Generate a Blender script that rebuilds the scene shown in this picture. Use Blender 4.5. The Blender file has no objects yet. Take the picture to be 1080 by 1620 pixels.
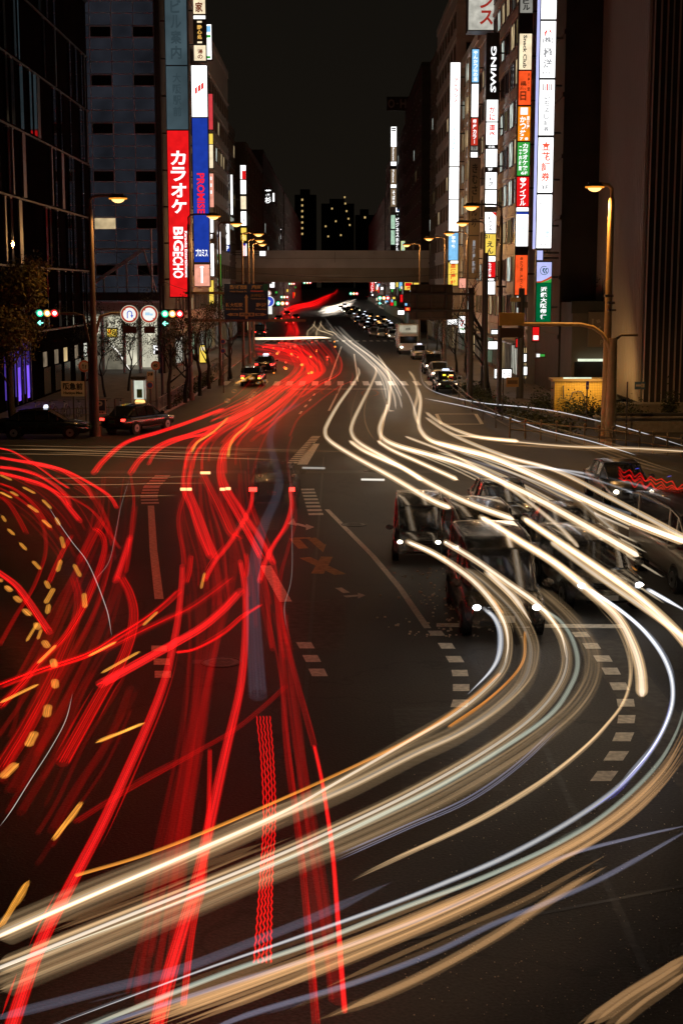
import bpy, bmesh, math, random
from mathutils import Vector, Matrix
R = math.radians
random.seed(7)
S = bpy.context.scene
# ---------------------------------------------------------------- camera
F = 2250.0
CAMH = 7.5
PITCH, YAW = R(8.92), R(-0.2546)
cd = bpy.data.cameras.new('camera'); cam = bpy.data.objects.new('camera', cd)
S.collection.objects.link(cam); S.camera = cam
cam.location = (0, 0, CAMH); cam.rotation_euler = (R(90) - PITCH, 0, YAW)
cd.sensor_fit = 'VERTICAL'; cd.sensor_height = 36; cd.lens = 50; cd.clip_start = .1; cd.clip_end = 6000
S.render.resolution_x = 682; S.render.resolution_y = 1024
# ---------------------------------------------------------------- night sky with city glow
W = bpy.data.worlds.new("World"); S.world = W; W.use_nodes = True
nt = W.node_tree; nt.nodes.clear()
wo = nt.nodes.new('ShaderNodeOutputWorld'); bg = nt.nodes.new('ShaderNodeBackground')
tc = nt.nodes.new('ShaderNodeTexCoord'); sx = nt.nodes.new('ShaderNodeSeparateXYZ')
cr = nt.nodes.new('ShaderNodeValToRGB')
nt.links.new(tc.outputs['Generated'], sx.inputs[0]); nt.links.new(sx.outputs['Z'], cr.inputs[0])
cr.color_ramp.elements[0].position = 0; cr.color_ramp.elements[0].color = (.0125, .0098, .0066, 1)
cr.color_ramp.elements[1].position = .35; cr.color_ramp.elements[1].color = (.0062, .0054, .0044, 1)
nt.links.new(cr.outputs[0], bg.inputs[0]); bg.inputs[1].default_value = .68
nt.links.new(bg.outputs[0], wo.inputs[0])
S.view_settings.view_transform = 'Standard'; S.view_settings.look = 'None'
S.view_settings.exposure = 0; S.view_settings.gamma = 1
S.render.engine = 'CYCLES'
cy = S.cycles
cy.use_denoising = True; cy.max_bounces = 5; cy.diffuse_bounces = 2; cy.glossy_bounces = 3
cy.transparent_max_bounces = 72; cy.sample_clamp_indirect = 0.3; cy.sample_clamp_direct = 0
cy.caustics_reflective = False; cy.caustics_refractive = False

def gz(y):
    if y < 250: return 0.0
    d = y - 250
    return min(0.0074 * d * d / (d + 60), 9.0)
CR = cam.rotation_euler.to_matrix()
def ray(px, py):
    return (CR @ Vector(((px - 540) / F, -(py - 810) / F, -1))).normalized()
def P(px, py, h=0.0):
    r = ray(px, py); z = h
    if r.z > -1e-4: r.z = -1e-4
    y = 100
    for i in range(40):
        t = (z - CAMH) / r.z; t = max(1, min(t, 2000)); y2 = r.y * t
        y = y * .5 + y2 * .5 if i else y2
        z = gz(y) + h
        if z > CAMH - .2: z = CAMH - .2
    t = y / r.y
    return Vector((r.x * t, y, z if abs(r.z * t + CAMH - z) < 3 else CAMH + r.z * t))
def Q(px, py, Y):
    r = ray(px, py); t = Y / r.y
    return Vector((r.x * t, Y, CAMH + r.z * t))

# ---------------------------------------------------------------- materials
MATS = {}
def mat(name, col, rough=.7, metal=0, noise=0, scale=4, bump=0, spec=.5, emit=None, es=0):
    if name in MATS: return MATS[name]
    m = bpy.data.materials.new(name); m.use_nodes = True
    n = m.node_tree; b = n.nodes['Principled BSDF']
    b.inputs['Base Color'].default_value = (*col, 1); b.inputs['Roughness'].default_value = rough
    b.inputs['Metallic'].default_value = metal; b.inputs['Specular IOR Level'].default_value = spec
    if noise or bump:
        t = n.nodes.new('ShaderNodeTexCoord')
        k = n.nodes.new('ShaderNodeTexNoise'); k.inputs['Scale'].default_value = scale; k.inputs['Detail'].default_value = 5
        n.links.new(t.outputs['Object'], k.inputs['Vector'])
        if noise:
            r = n.nodes.new('ShaderNodeValToRGB')
            r.color_ramp.elements[0].position = .3; r.color_ramp.elements[1].position = .7
            r.color_ramp.elements[0].color = (*[c * (1 - noise) for c in col], 1)
            r.color_ramp.elements[1].color = (*[min(1, c * (1 + noise)) for c in col], 1)
            n.links.new(k.outputs[0], r.inputs[0]); n.links.new(r.outputs[0], b.inputs['Base Color'])
        if bump:
            u = n.nodes.new('ShaderNodeBump'); u.inputs['Strength'].default_value = bump; u.inputs['Distance'].default_value = .05
            n.links.new(k.outputs[0], u.inputs['Height']); n.links.new(u.outputs[0], b.inputs['Normal'])
    MATS[name] = m; return m
def emi(name, col, st=1.0, vary=.12, sample=True, scale=1.3):
    if name in MATS: return MATS[name]
    m = bpy.data.materials.new(name); m.use_nodes = True
    n = m.node_tree; n.nodes.clear()
    o = n.nodes.new('ShaderNodeOutputMaterial'); e = n.nodes.new('ShaderNodeEmission')
    e.inputs[0].default_value = (*col, 1); e.inputs[1].default_value = st
    if vary:
        t = n.nodes.new('ShaderNodeTexCoord'); k = n.nodes.new('ShaderNodeTexNoise'); k.inputs['Scale'].default_value = scale
        mr = n.nodes.new('ShaderNodeMapRange'); mr.inputs[1].default_value = .3; mr.inputs[2].default_value = .7
        mr.inputs[3].default_value = st * (1 - vary); mr.inputs[4].default_value = st * (1 + vary)
        n.links.new(t.outputs['Object'], k.inputs['Vector']); n.links.new(k.outputs[0], mr.inputs[0]); n.links.new(mr.outputs[0], e.inputs[1])
    n.links.new(e.outputs[0], o.inputs[0])
    if not sample: m.cycles.emission_sampling = 'NONE'
    MATS[name] = m; return m
def glow(name, col, st, p=1.5):
    """light in the air: adds light, hides nothing"""
    if name in MATS: return MATS[name]
    m = bpy.data.materials.new(name); m.use_nodes = True
    n = m.node_tree; n.nodes.clear()
    o = n.nodes.new('ShaderNodeOutputMaterial'); e = n.nodes.new('ShaderNodeEmission'); e.inputs[0].default_value = (*col, 1)
    tr = n.nodes.new('ShaderNodeBsdfTransparent'); ad = n.nodes.new('ShaderNodeAddShader')
    lw = n.nodes.new('ShaderNodeLayerWeight'); lw.inputs[0].default_value = .5
    s = n.nodes.new('ShaderNodeMath'); s.operation = 'SUBTRACT'; s.inputs[0].default_value = 1
    pw = n.nodes.new('ShaderNodeMath'); pw.operation = 'POWER'; pw.inputs[1].default_value = p; pw.use_clamp = True
    mu = n.nodes.new('ShaderNodeMath'); mu.operation = 'MULTIPLY'; mu.inputs[1].default_value = st * .5
    n.links.new(lw.outputs['Facing'], s.inputs[1]); n.links.new(s.outputs[0], pw.inputs[0]); n.links.new(pw.outputs[0], mu.inputs[0])
    n.links.new(mu.outputs[0], e.inputs[1]); n.links.new(tr.outputs[0], ad.inputs[0]); n.links.new(e.outputs[0], ad.inputs[1])
    n.links.new(ad.outputs[0], o.inputs[0]); m.cycles.emission_sampling = 'NONE'
    MATS[name] = m; return m

def ghost(m, al):
    """the same surface, see-through: a vehicle that stood there for only part of the exposure"""
    k = m.name + '_faint_%d' % round(al*100)
    if k in MATS: return MATS[k]
    g = m.copy(); g.name = k; n = g.node_tree; o = n.nodes['Material Output'] if 'Material Output' in n.nodes else [x for x in n.nodes if x.type == 'OUTPUT_MATERIAL'][0]
    src = o.inputs[0].links[0].from_socket
    t = n.nodes.new('ShaderNodeBsdfTransparent'); mx = n.nodes.new('ShaderNodeMixShader'); mx.inputs[0].default_value = al
    n.links.new(t.outputs[0], mx.inputs[1]); n.links.new(src, mx.inputs[2]); n.links.new(mx.outputs[0], o.inputs[0])
    MATS[k] = g; return g

# ---------------------------------------------------------------- mesh builder
class MB:
    def __init__(s): s.v = []; s.f = []; s.m = []; s.mats = []; s.sm = []
    def mi(s, m):
        if m not in s.mats: s.mats.append(m)
        return s.mats.index(m)
    def add(s, vs, fs, m, smooth=False):
        b = len(s.v); k = s.mi(m)
        s.v += [tuple(v) for v in vs]
        for f in fs: s.f.append(tuple(b + i for i in f)); s.m.append(k); s.sm.append(smooth)
    def box(s, x0, x1, y0, y1, z0, z1, m, M=None):
        vs = [Vector(p) for p in ((x0,y0,z0),(x1,y0,z0),(x1,y1,z0),(x0,y1,z0),(x0,y0,z1),(x1,y0,z1),(x1,y1,z1),(x0,y1,z1))]
        if M: vs = [M @ v for v in vs]
        s.add(vs, [(3,2,1,0),(4,5,6,7),(0,1,5,4),(1,2,6,5),(2,3,7,6),(3,0,4,7)], m)
    def quad(s, a, b, c, d, m): s.add([a, b, c, d], [(0,1,2,3)], m)
    def cyl(s, p0, p1, r0, m, r1=None, n=10, caps=True):
        p0, p1 = Vector(p0), Vector(p1); r1 = r0 if r1 is None else r1
        d = (p1 - p0).normalized(); u = d.orthogonal().normalized(); w = d.cross(u)
        A = [p0 + (u * math.cos(2*math.pi*i/n) + w * math.sin(2*math.pi*i/n)) * r0 for i in range(n)]
        B = [p1 + (u * math.cos(2*math.pi*i/n) + w * math.sin(2*math.pi*i/n)) * r1 for i in range(n)]
        s.add(A + B, [(i, (i+1) % n, n + (i+1) % n, n + i) for i in range(n)], m, True)
        if caps: s.add(A, [tuple(range(n))[::-1]], m); s.add(B, [tuple(range(n))], m)
    def tube(s, pts, r, m, n=6, rz=None, caps=False, taper=0):
        """tube along a path; r sideways, rz vertical"""
        pts = [Vector(p) for p in pts]; rz = r if rz is None else rz
        vs = []
        for i, p in enumerate(pts):
            d = pts[min(i+1, len(pts)-1)] - pts[max(i-1, 0)]
            if d.length < 1e-6: d = Vector((0,1,0))
            d.normalize()
            sd = d.cross(Vector((0,0,1)))
            if sd.length < .05: sd = Vector((1,0,0))
            sd.normalize(); up = sd.cross(d).normalized()
            for k in range(n):
                a = 2*math.pi*(k + .5)/n
                ta, tb = taper if isinstance(taper, tuple) else (taper, taper)
                f = 1 if not taper else max(.04, min(1, i/(ta*len(pts)+1e-6) if i else (1 if ta < .005 else 0), (len(pts)-1-i)/(tb*len(pts)+1e-6)))
                vs.append(p + sd * math.cos(a) * r * f + up * math.sin(a) * rz * f)
        fs = []
        for i in range(len(pts)-1):
            for k in range(n): fs.append((i*n+k, i*n+(k+1)%n, (i+1)*n+(k+1)%n, (i+1)*n+k))
        s.add(vs, fs, m, True)
        if caps:
            s.add(vs[:n], [tuple(range(n))[::-1]], m); s.add(vs[-n:], [tuple(range(n))], m)
    def loft(s, rings, m, smooth=True, caps=True):
        n = len(rings[0]); vs = [v for r in rings for v in r]
        fs = [(i*n+k, i*n+(k+1)%n, (i+1)*n+(k+1)%n, (i+1)*n+k) for i in range(len(rings)-1) for k in range(n)]
        s.add(vs, fs, m, smooth)
        if caps: s.add(rings[0], [tuple(range(n))[::-1]], m); s.add(rings[-1], [tuple(range(n))], m)
    def disc(s, c, r, m, n=24, nrm='y', t=.02):
        c = Vector(c)
        s.cyl(c, c + Vector((0, t, 0)), r, m, n=n)
    def blob(s, c, rx, ry, rz, m, n=10, half=0):
        rings = []
        k0, k1 = (-n//2, n//2) if not half else ((0, n//2) if half > 0 else (-n//2, 0))
        for k in range(k0, k1+1):
            a = math.pi * k / n; rr = max(math.cos(a), .02)
            rings.append([(c[0]+rx*rr*math.cos(2*math.pi*i/n), c[1]+ry*rr*math.sin(2*math.pi*i/n), c[2]+rz*math.sin(a)) for i in range(n)])
        s.loft(rings, m)
    def mesh(s, name):
        me = bpy.data.meshes.new(name); me.from_pydata(s.v, [], s.f)
        for m in s.mats: me.materials.append(m)
        me.polygons.foreach_set('material_index', s.m); me.polygons.foreach_set('use_smooth', s.sm)
        me.update(); return me
    def build(s, name, parent=None, loc=None):
        return link(name, s.mesh(name), parent, loc)
def link(name, me, parent=None, loc=None, rz=0):
    o = bpy.data.objects.new(name, me); S.collection.objects.link(o)
    if parent: o.parent = parent
    if loc is not None: o.location = loc
    if rz: o.rotation_euler.z = rz
    return o
def tag(o, label, cat, group=None):
    o['label'] = label; o['category'] = cat
    if group: o['group'] = group
    return o
def thing(name, label, cat, loc=(0,0,0), rz=0, group=None):
    o = link(name, None, None, loc, rz); o.empty_display_size = .2
    return tag(o, label, cat, group)
def struct(o): o['kind'] = 'structure'; return o

# ---------------------------------------------------------------- lettering
GL = {}
def glyph(ch):
    if ch in GL: return GL[ch]
    c = bpy.data.curves.new('t', 'FONT'); c.body = ch; c.size = 1; c.offset = .03; c.resolution_u = 2
    o = bpy.data.objects.new('t', c); S.collection.objects.link(o)
    bpy.context.view_layer.update()
    me = bpy.data.meshes.new_from_object(o.evaluated_get(bpy.context.evaluated_depsgraph_get()))
    vs = [v.co.copy() for v in me.vertices]; fs = [tuple(p.vertices) for p in me.polygons]
    bpy.data.objects.remove(o); bpy.data.meshes.remove(me)
    if vs:
        x0 = min(v.x for v in vs); x1 = max(v.x for v in vs); y0 = min(v.y for v in vs); y1 = max(v.y for v in vs)
    else: x0 = y0 = 0; x1 = y1 = 1
    GL[ch] = (vs, fs, x0, x1, y0, y1); return GL[ch]
def put(mb, ch, x0, x1, z0, z1, y, m, rot=0, keep=True):
    """glyph(s) fitted in a rectangle of the plane y; rot in quarter turns ccw"""
    vs, fs, a0, a1, b0, b1 = glyph(ch)
    if not vs: return
    cx, cz = (a0+a1)/2, (b0+b1)/2; w, h = a1-a0 or .01, b1-b0 or .01
    W_, H_ = (x1-x0, z1-z0) if rot % 2 == 0 else (z1-z0, x1-x0)
    sx_, sz_ = W_/w, H_/h
    if keep: sx_ = sz_ = min(sx_, sz_)
    ca, sa = round(math.cos(rot*math.pi/2)), round(math.sin(rot*math.pi/2))
    out = []
    for v in vs:
        u, t = (v.x-cx)*sx_, (v.y-cz)*sz_
        out.append(((x0+x1)/2 + u*ca - t*sa, y, (z0+z1)/2 + u*sa + t*ca))
    mb.add(out, fs, m)
def stack(mb, text, x0, x1, z0, z1, y, m, gap=.12):
    """vertical writing: characters one under another"""
    n = len(text); h = (z1-z0)/n
    for i, ch in enumerate(text):
        zt = z1 - i*h
        if ch == ' ': continue
        if ch in 'ー|': put(mb, '|' if ch == 'ー' else ch, x0, x1, zt-h*.9, zt-h*.1, y, m)
        elif ch in '、・': put(mb, ch, x0+(x1-x0)*.4, x1-(x1-x0)*.4, zt-h*.6, zt-h*.4, y, m)
        else: put(mb, ch, x0, x1, zt-h+h*gap/2, zt-h*gap/2, y, m, keep=False if abs((x1-x0)-(h*(1-gap))) < .6*h else True)
# ================================================================ SETTING
asph = bpy.data.materials.new('asphalt'); asph.use_nodes = True
n = asph.node_tree; b = n.nodes['Principled BSDF']
t = n.nodes.new('ShaderNodeTexCoord')
k1 = n.nodes.new('ShaderNodeTexNoise'); k1.inputs['Scale'].default_value = .12; k1.inputs['Detail'].default_value = 8; k1.inputs['Roughness'].default_value = .65
k2 = n.nodes.new('ShaderNodeTexNoise'); k2.inputs['Scale'].default_value = 22; k2.inputs['Detail'].default_value = 4
k3 = n.nodes.new('ShaderNodeTexVoronoi'); k3.feature = 'DISTANCE_TO_EDGE'; k3.inputs['Scale'].default_value = .11
k4 = n.nodes.new('ShaderNodeTexVoronoi'); k4.inputs['Scale'].default_value = 14
for k in (k1, k2, k4): n.links.new(t.outputs['Object'], k.inputs['Vector'])
wv = n.nodes.new('ShaderNodeTexNoise'); wv.inputs['Scale'].default_value = .6; wv.inputs['Detail'].default_value = 6
n.links.new(t.outputs['Object'], wv.inputs['Vector'])
mxv = n.nodes.new('ShaderNodeMix'); mxv.data_type = 'VECTOR'; mxv.inputs[0].default_value = .75
ad = n.nodes.new('ShaderNodeVectorMath'); ad.operation = 'SCALE'; ad.inputs['Scale'].default_value = 3.0
n.links.new(wv.outputs['Color'], ad.inputs[0])
av = n.nodes.new('ShaderNodeVectorMath'); av.operation = 'ADD'
n.links.new(t.outputs['Object'], av.inputs[0]); n.links.new(ad.outputs[0], av.inputs[1]); n.links.new(av.outputs[0], k3.inputs['Vector'])
r1 = n.nodes.new('ShaderNodeValToRGB'); r1.color_ramp.elements[0].color = (.016, .015, .0135, 1); r1.color_ramp.elements[1].color = (.043, .039, .035, 1)
r1.color_ramp.elements[0].position = .3; r1.color_ramp.elements[1].position = .72
n.links.new(k1.outputs[0], r1.inputs[0])
r2 = n.nodes.new('ShaderNodeValToRGB'); r2.color_ramp.elements[0].position = .28; r2.color_ramp.elements[1].position = .75
r2.color_ramp.elements[0].color = (.4, .4, .4, 1); r2.color_ramp.elements[1].color = (1.75, 1.75, 1.75, 1)
n.links.new(k2.outputs[0], r2.inputs[0])
r3 = n.nodes.new('ShaderNodeValToRGB'); r3.color_ramp.elements[0].position = 0; r3.color_ramp.elements[1].position = .008
r3.color_ramp.elements[0].color = (.35, .35, .35, 1); r3.color_ramp.elements[1].color = (1, 1, 1, 1)
n.links.new(k3.outputs[0], r3.inputs[0])
m1 = n.nodes.new('ShaderNodeMixRGB'); m1.blend_type = 'MULTIPLY'; m1.inputs[0].default_value = 1
m2 = n.nodes.new('ShaderNodeMixRGB'); m2.blend_type = 'MULTIPLY'; m2.inputs[0].default_value = 1
n.links.new(r1.outputs[0], m1.inputs[1]); n.links.new(r2.outputs[0], m1.inputs[2])
n.links.new(m1.outputs[0], m2.inputs[1]); n.links.new(r3.outputs[0], m2.inputs[2]); n.links.new(m2.outputs[0], b.inputs['Base Color'])
b.inputs['Roughness'].default_value = .62
bu = n.nodes.new('ShaderNodeBump'); bu.inputs['Strength'].default_value = .5; bu.inputs['Distance'].default_value = .02
n.links.new(k2.outputs[0], bu.inputs['Height']); n.links.new(bu.outputs[0], b.inputs['Normal'])

ys = [-60, 0, 20, 60, 120, 200, 250] + [250 + 20*i for i in range(1, 60)] + [1500, 1800, 2400, 3600]
mb = MB(); xs = [-1500, -200, -60, -20, 0, 20, 60, 200, 1500]
mb.add([(x, y, gz(y)) for y in ys for x in xs], [(j*9+i, j*9+i+1, (j+1)*9+i+1, (j+1)*9+i) for j in range(len(ys)-1) for i in range(8)], asph, True)
struct(mb.build('road'))
PAVE = mat('paving', (.16, .13, .13), .8, noise=.25, scale=1.2, bump=.1)
KERB = mat('kerb_stone', (.28, .26, .24), .8, noise=.2, scale=3)
def pavement(name, poly, h=.14, kerb=True):
    mb = MB(); c = [Vector((x, y, 0)) for x, y in poly]; n = len(c)
    mb.add([(p.x, p.y, gz(p.y)+h) for p in c], [tuple(range(n))], PAVE)
    for i in range(n):
        a, d = c[i], c[(i+1) % n]
        mb.quad((a.x, a.y, gz(a.y)-.05), (d.x, d.y, gz(d.y)-.05), (d.x, d.y, gz(d.y)+h), (a.x, a.y, gz(a.y)+h), KERB)
    struct(mb.build(name))
pavement('pavement_left', [(-60,77),(-17,77),(-12.5,80),(-10.3,86),(-9.9,95),(-9.9,206),(-60,206)][::1])
pavement('pavement_right', [(60,72),(60,206),(10.9,206),(10.9,100),(11.4,92),(13.2,84),(17,78),(24,74)])
pavement('pavement_far_left', [(-70,232),(-12.5,232),(-12.5,250),(-70,250)])
pavement('pavement_far_right', [(12.5,232),(70,232),(70,250),(12.5,250)])

WHITE = mat('road_paint_white', (.60, .56, .48), .7, noise=.3, scale=9)
YEL = mat('road_paint_yellow', (.30, .19, .06), .7, noise=.35, scale=6)
def mark(name, polys, m, h=.004, px=True):
    mb = MB()
    for q in polys:
        vs = [P(x, y) if px else Vector((x, y, 0)) for x, y in q]
        vs = [Vector((v.x, v.y, gz(v.y)+h)) for v in vs]
        if sum((vs[i].x*vs[(i+1)%len(vs)].y - vs[(i+1)%len(vs)].x*vs[i].y) for i in range(len(vs))) < 0: vs = vs[::-1]
        mb.add(vs, [tuple(range(len(vs)))], m)
    struct(mb.build(name))
def line(pts, w, dash=None):
    """painted line through pixel points, width w metres -> list of world quads"""
    V = [P(x, y) for x, y in pts]; out = []
    for a, c in zip(V, V[1:]):
        d = (c-a); L = d.length; d.normalize(); s = Vector((-d.y, d.x, 0))*w/2
        t0 = 0
        while t0 < L:
            t1 = L if not dash else min(L, t0+dash[0])
            p, q = a+d*t0, a+d*t1
            out.append([(p+s).xy, (q+s).xy, (q-s).xy, (p-s).xy])
            t0 = L if not dash else t0+dash[0]+dash[1]
    return out
# zebra crossing, Y about 112..118
ZW = mat('crosswalk_paint', (.55, .53, .50), .7, noise=.25, scale=7)
mark('crosswalk', [[(x, 112), (x+.5, 112), (x+.5, 117), (x, 117)] for x in [-9 + i*1.02 for i in range(19)]], ZW, px=False)
mark('stop_line', [[(-3.2, 107.6), (3.9, 107.6), (3.9, 107.95), (-3.2, 107.95)]], WHITE, px=False)
mark('crosswalk_far', [[(x, 206), (x+.5, 206), (x+.5, 211), (x, 211)] for x in [-10 + i*1.0 for i in range(21)]], WHITE, px=False)
def sq(x, y, w, h, sk=3): return [(x-w/2-sk, y-h/2), (x+w/2-sk, y-h/2), (x+w/2+sk, y+h/2), (x-w/2+sk, y+h/2)]
mark('turn_guide_dashes', [sq(252,1026,25,9,0), sq(256,1047,25,10,0), sq(258,1067,26,11,0)] +
     [sq(483,1021,24,10), sq(493,1042,24,11), sq(503,1064,25,12)] +
     [sq(690,1002,22,8), sq(706,1022,22,9), sq(719,1043,24,10), sq(727,1065,25,10,1), sq(729,1088,26,11,0), sq(727,1113,26,12,-2)] +
     [sq(918,1004,24,8), sq(935,1022,24,9), sq(953,1042,25,10), sq(966,1062,25,11), sq(979,1086,26,12), sq(989,1112,27,12,1), sq(990,1138,27,13,-1), sq(985,1166,29,14,-3), sq(974,1196,31,15,-5), sq(955,1228,33,16,-6)], WHITE)
mark('lane_lines', line([(517,806),(590,880),(632,930),(676,994)], .16) + line([(239,800),(243,870),(252,948)], .22) +
     line([(500,815),(486,772)], .5, (.45,.4)) + line([(462,733),(500,690)], .45, (.45,.3)) +
     line([(258,752),(240,770),(236,785),(238,798)], .62, (.4,.35)) + line([(478,735),(498,702)], .45) +
     line([(420,895),(452,952)], .3), WHITE, px=False)
mark('stop_line_waiting', [[(690,986),(980,988),(986,994),(690,992)]], WHITE)
mark('cycle_waiting_box', line([(700,671),(760,671)], .25) + line([(690,655),(752,655)], .2)+line([(752,655),(762,671)], .2)+line([(690,655),(698,671)], .2), WHITE, px=False)
# u-turn arrow with a cross, double arrows
mark('no_turn_marking', line([(480,868),(465,852),(492,851),(506,862)], .3), YEL, px=False)
mark('no_turn_arrowhead', [[(496,861),(516,861),(511,874)]], YEL)
mark('cross_marking', line([(482,882),(538,909)], .34), YEL, px=False)
mark('cross_marking_stroke', line([(517,881),(502,908)], .34), YEL, h=.008, px=False)
mark('small_direction_arrow', line([(466,828),(488,834)], .22) + line([(535,930),(548,938)], .18)+line([(545,944),(570,942)], .2), WHITE, px=False)
mark('small_arrow_tips', [[(455,829),(464,820),(470,832)], [(484,829),(497,834),(484,839)], [(566,938),(578,942),(566,947)]], WHITE)
mark('drain_ring', [[(305+17*0,1044),(380,1044),(382,1050),(304,1050)]], mat('iron_cover', (.07,.06,.07), .5))
mark('lane_paint_far', line([(520,650),(540,610)], .14) + line([(600,700),(612,640)], .14) + line([(474,655),(500,620)], .14, (2,3)) + line([(566,604),(560,560)], .14) + line([(520,604),(540,548)], .14), WHITE, px=False)
ci = []
for (cx, cy_) in ((521,620),(585,622)):
    pts = [(cx+13*math.cos(a*math.pi/7), cy_+5*math.sin(a*math.pi/7)) for a in range(15)]
    ci += line(pts, .16)
mark('speed_roundels', ci, mat('worn_red_paint', (.16,.07,.04), .8, noise=.5, scale=3), px=False)
# raised road studs and grit sparkle near the waiting line
gr = MB(); gm = mat('quartz_grit', (.6,.5,.35), .3)
for i in range(230):
    x, y = random.gauss(715, 45), random.uniform(900, 1010)
    p = P(x, y); s_ = random.uniform(.012, .03); gr.box(p.x-s_, p.x+s_, p.y-s_, p.y+s_, .0, s_, gm)
for i in range(500):
    x, y = random.uniform(640, 1080), random.uniform(1200, 1610)
    p = P(x, y); s_ = random.uniform(.003, .008); gr.box(p.x-s_, p.x+s_, p.y-s_, p.y+s_, .0, s_, gm)
g = gr.build('road_grit'); g['kind'] = 'stuff'; tag(g, 'pale grit scattered over the dark asphalt', 'grit')
mark('cable_trench_patch', [[(560,1500),(1080,1400),(1080,1404),(560,1505)]], mat('tar_seam', (.012,.011,.01), .4))

# repairs, seams and covers in the asphalt
PT = mat('asphalt_patch', (.014,.013,.012), .5, noise=.35, scale=5, bump=.3); PT2 = mat('asphalt_patch_pale', (.07,.064,.056), .75, noise=.35, scale=5, bump=.3)
for i, (x0, y0, x1, y1, m) in enumerate([(1.0,20.5,2.6,25,PT),(5.2,17,6.1,30,PT2),(-3.2,44,-1.8,52,PT),(2.2,50,9,51.2,PT2),(-1.2,29,.2,34,PT2),(-7.5,26,-6.2,40,PT),(-12,58,6,59,PT),(.8,62,1.7,104,PT2),(7.6,22,9.5,25.5,PT),(3.4,14,3.5,36,PT),(-.6,15,-.52,64,PT)]):
    mark('asphalt_patch', [[(x0,y0),(x1,y0+.1),(x1+.05,y1),(x0+.04,y1-.1)]], m, h=.0018+.0001*i, px=False)
IRON = mat('cast_iron', (.05,.045,.04), .35, metal=.6, noise=.3, scale=20, bump=.3)
for (px, py, lab) in ((350,1048,'cast iron manhole cover between the red trails'),(560,830,'cast iron manhole cover in the dark middle of the junction'),(590,745,'cast iron manhole cover near the short cream light bar')):
    p = P(px, py); mb = MB(); mb.cyl((0,0,0),(0,0,.009),.36,IRON,n=32)
    for k in range(5): mb.box(-.26+abs(k-2)*.04,.26-abs(k-2)*.04,-.22+k*.11-.015,-.22+k*.11+.015,.0091,.014,IRON)
    mb.tube([(.4*math.cos(k*math.pi/16),.4*math.sin(k*math.pi/16),.003) for k in range(33)], .03, PT, n=4, rz=.008)
    tag(mb.build('manhole_cover', None, (p.x,p.y,.0025)), lab, 'manhole cover')
# ================================================================ BUILDINGS
FRAME = mat('window_frame', (.12, .11, .11), .5)
GLASS = mat('dark_glass', (.012, .013, .016), .12, spec=.8)
GLASS2 = mat('grey_glass', (.09, .10, .115), .2, spec=.8)
LITW = [emi('lit_room_warm', (.95, .72, .40), .6, .5, scale=.8), emi('lit_room_white', (.85, .95, .85), .8, .5, scale=.9), emi('lit_room_dim', (.6, .45, .2), .18, .5, scale=.7)]
def win_mesh(w, h, pane, face):
    """window in local coords, centred, facing: 'x+' 'x-' 'y-'; stands 4 cm proud of the wall"""
    mb = MB(); f = .09
    def bx(a0, a1, d0, d1, z0, z1, m):
        if face == 'y-': mb.box(a0, a1, -d1, -d0, z0, z1, m)
        elif face == 'x+': mb.box(d0, d1, a0, a1, z0, z1, m)
        else: mb.box(-d1, -d0, a0, a1, z0, z1, m)
    bx(-w/2, w/2, .0, .03, -h/2, h/2, pane)
    bx(-w/2-f, -w/2, .0, .09, -h/2-f, h/2+f, FRAME); bx(w/2, w/2+f, .0, .09, -h/2-f, h/2+f, FRAME)
    bx(-w/2, w/2, .0, .09, h/2, h/2+f, FRAME); bx(-w/2, w/2, .0, .13, -h/2-f, -h/2, FRAME)
    if w > 1.4: bx(-.03, .03, .03, .07, -h/2, h/2, FRAME)
    return mb.mesh('window')
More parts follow.
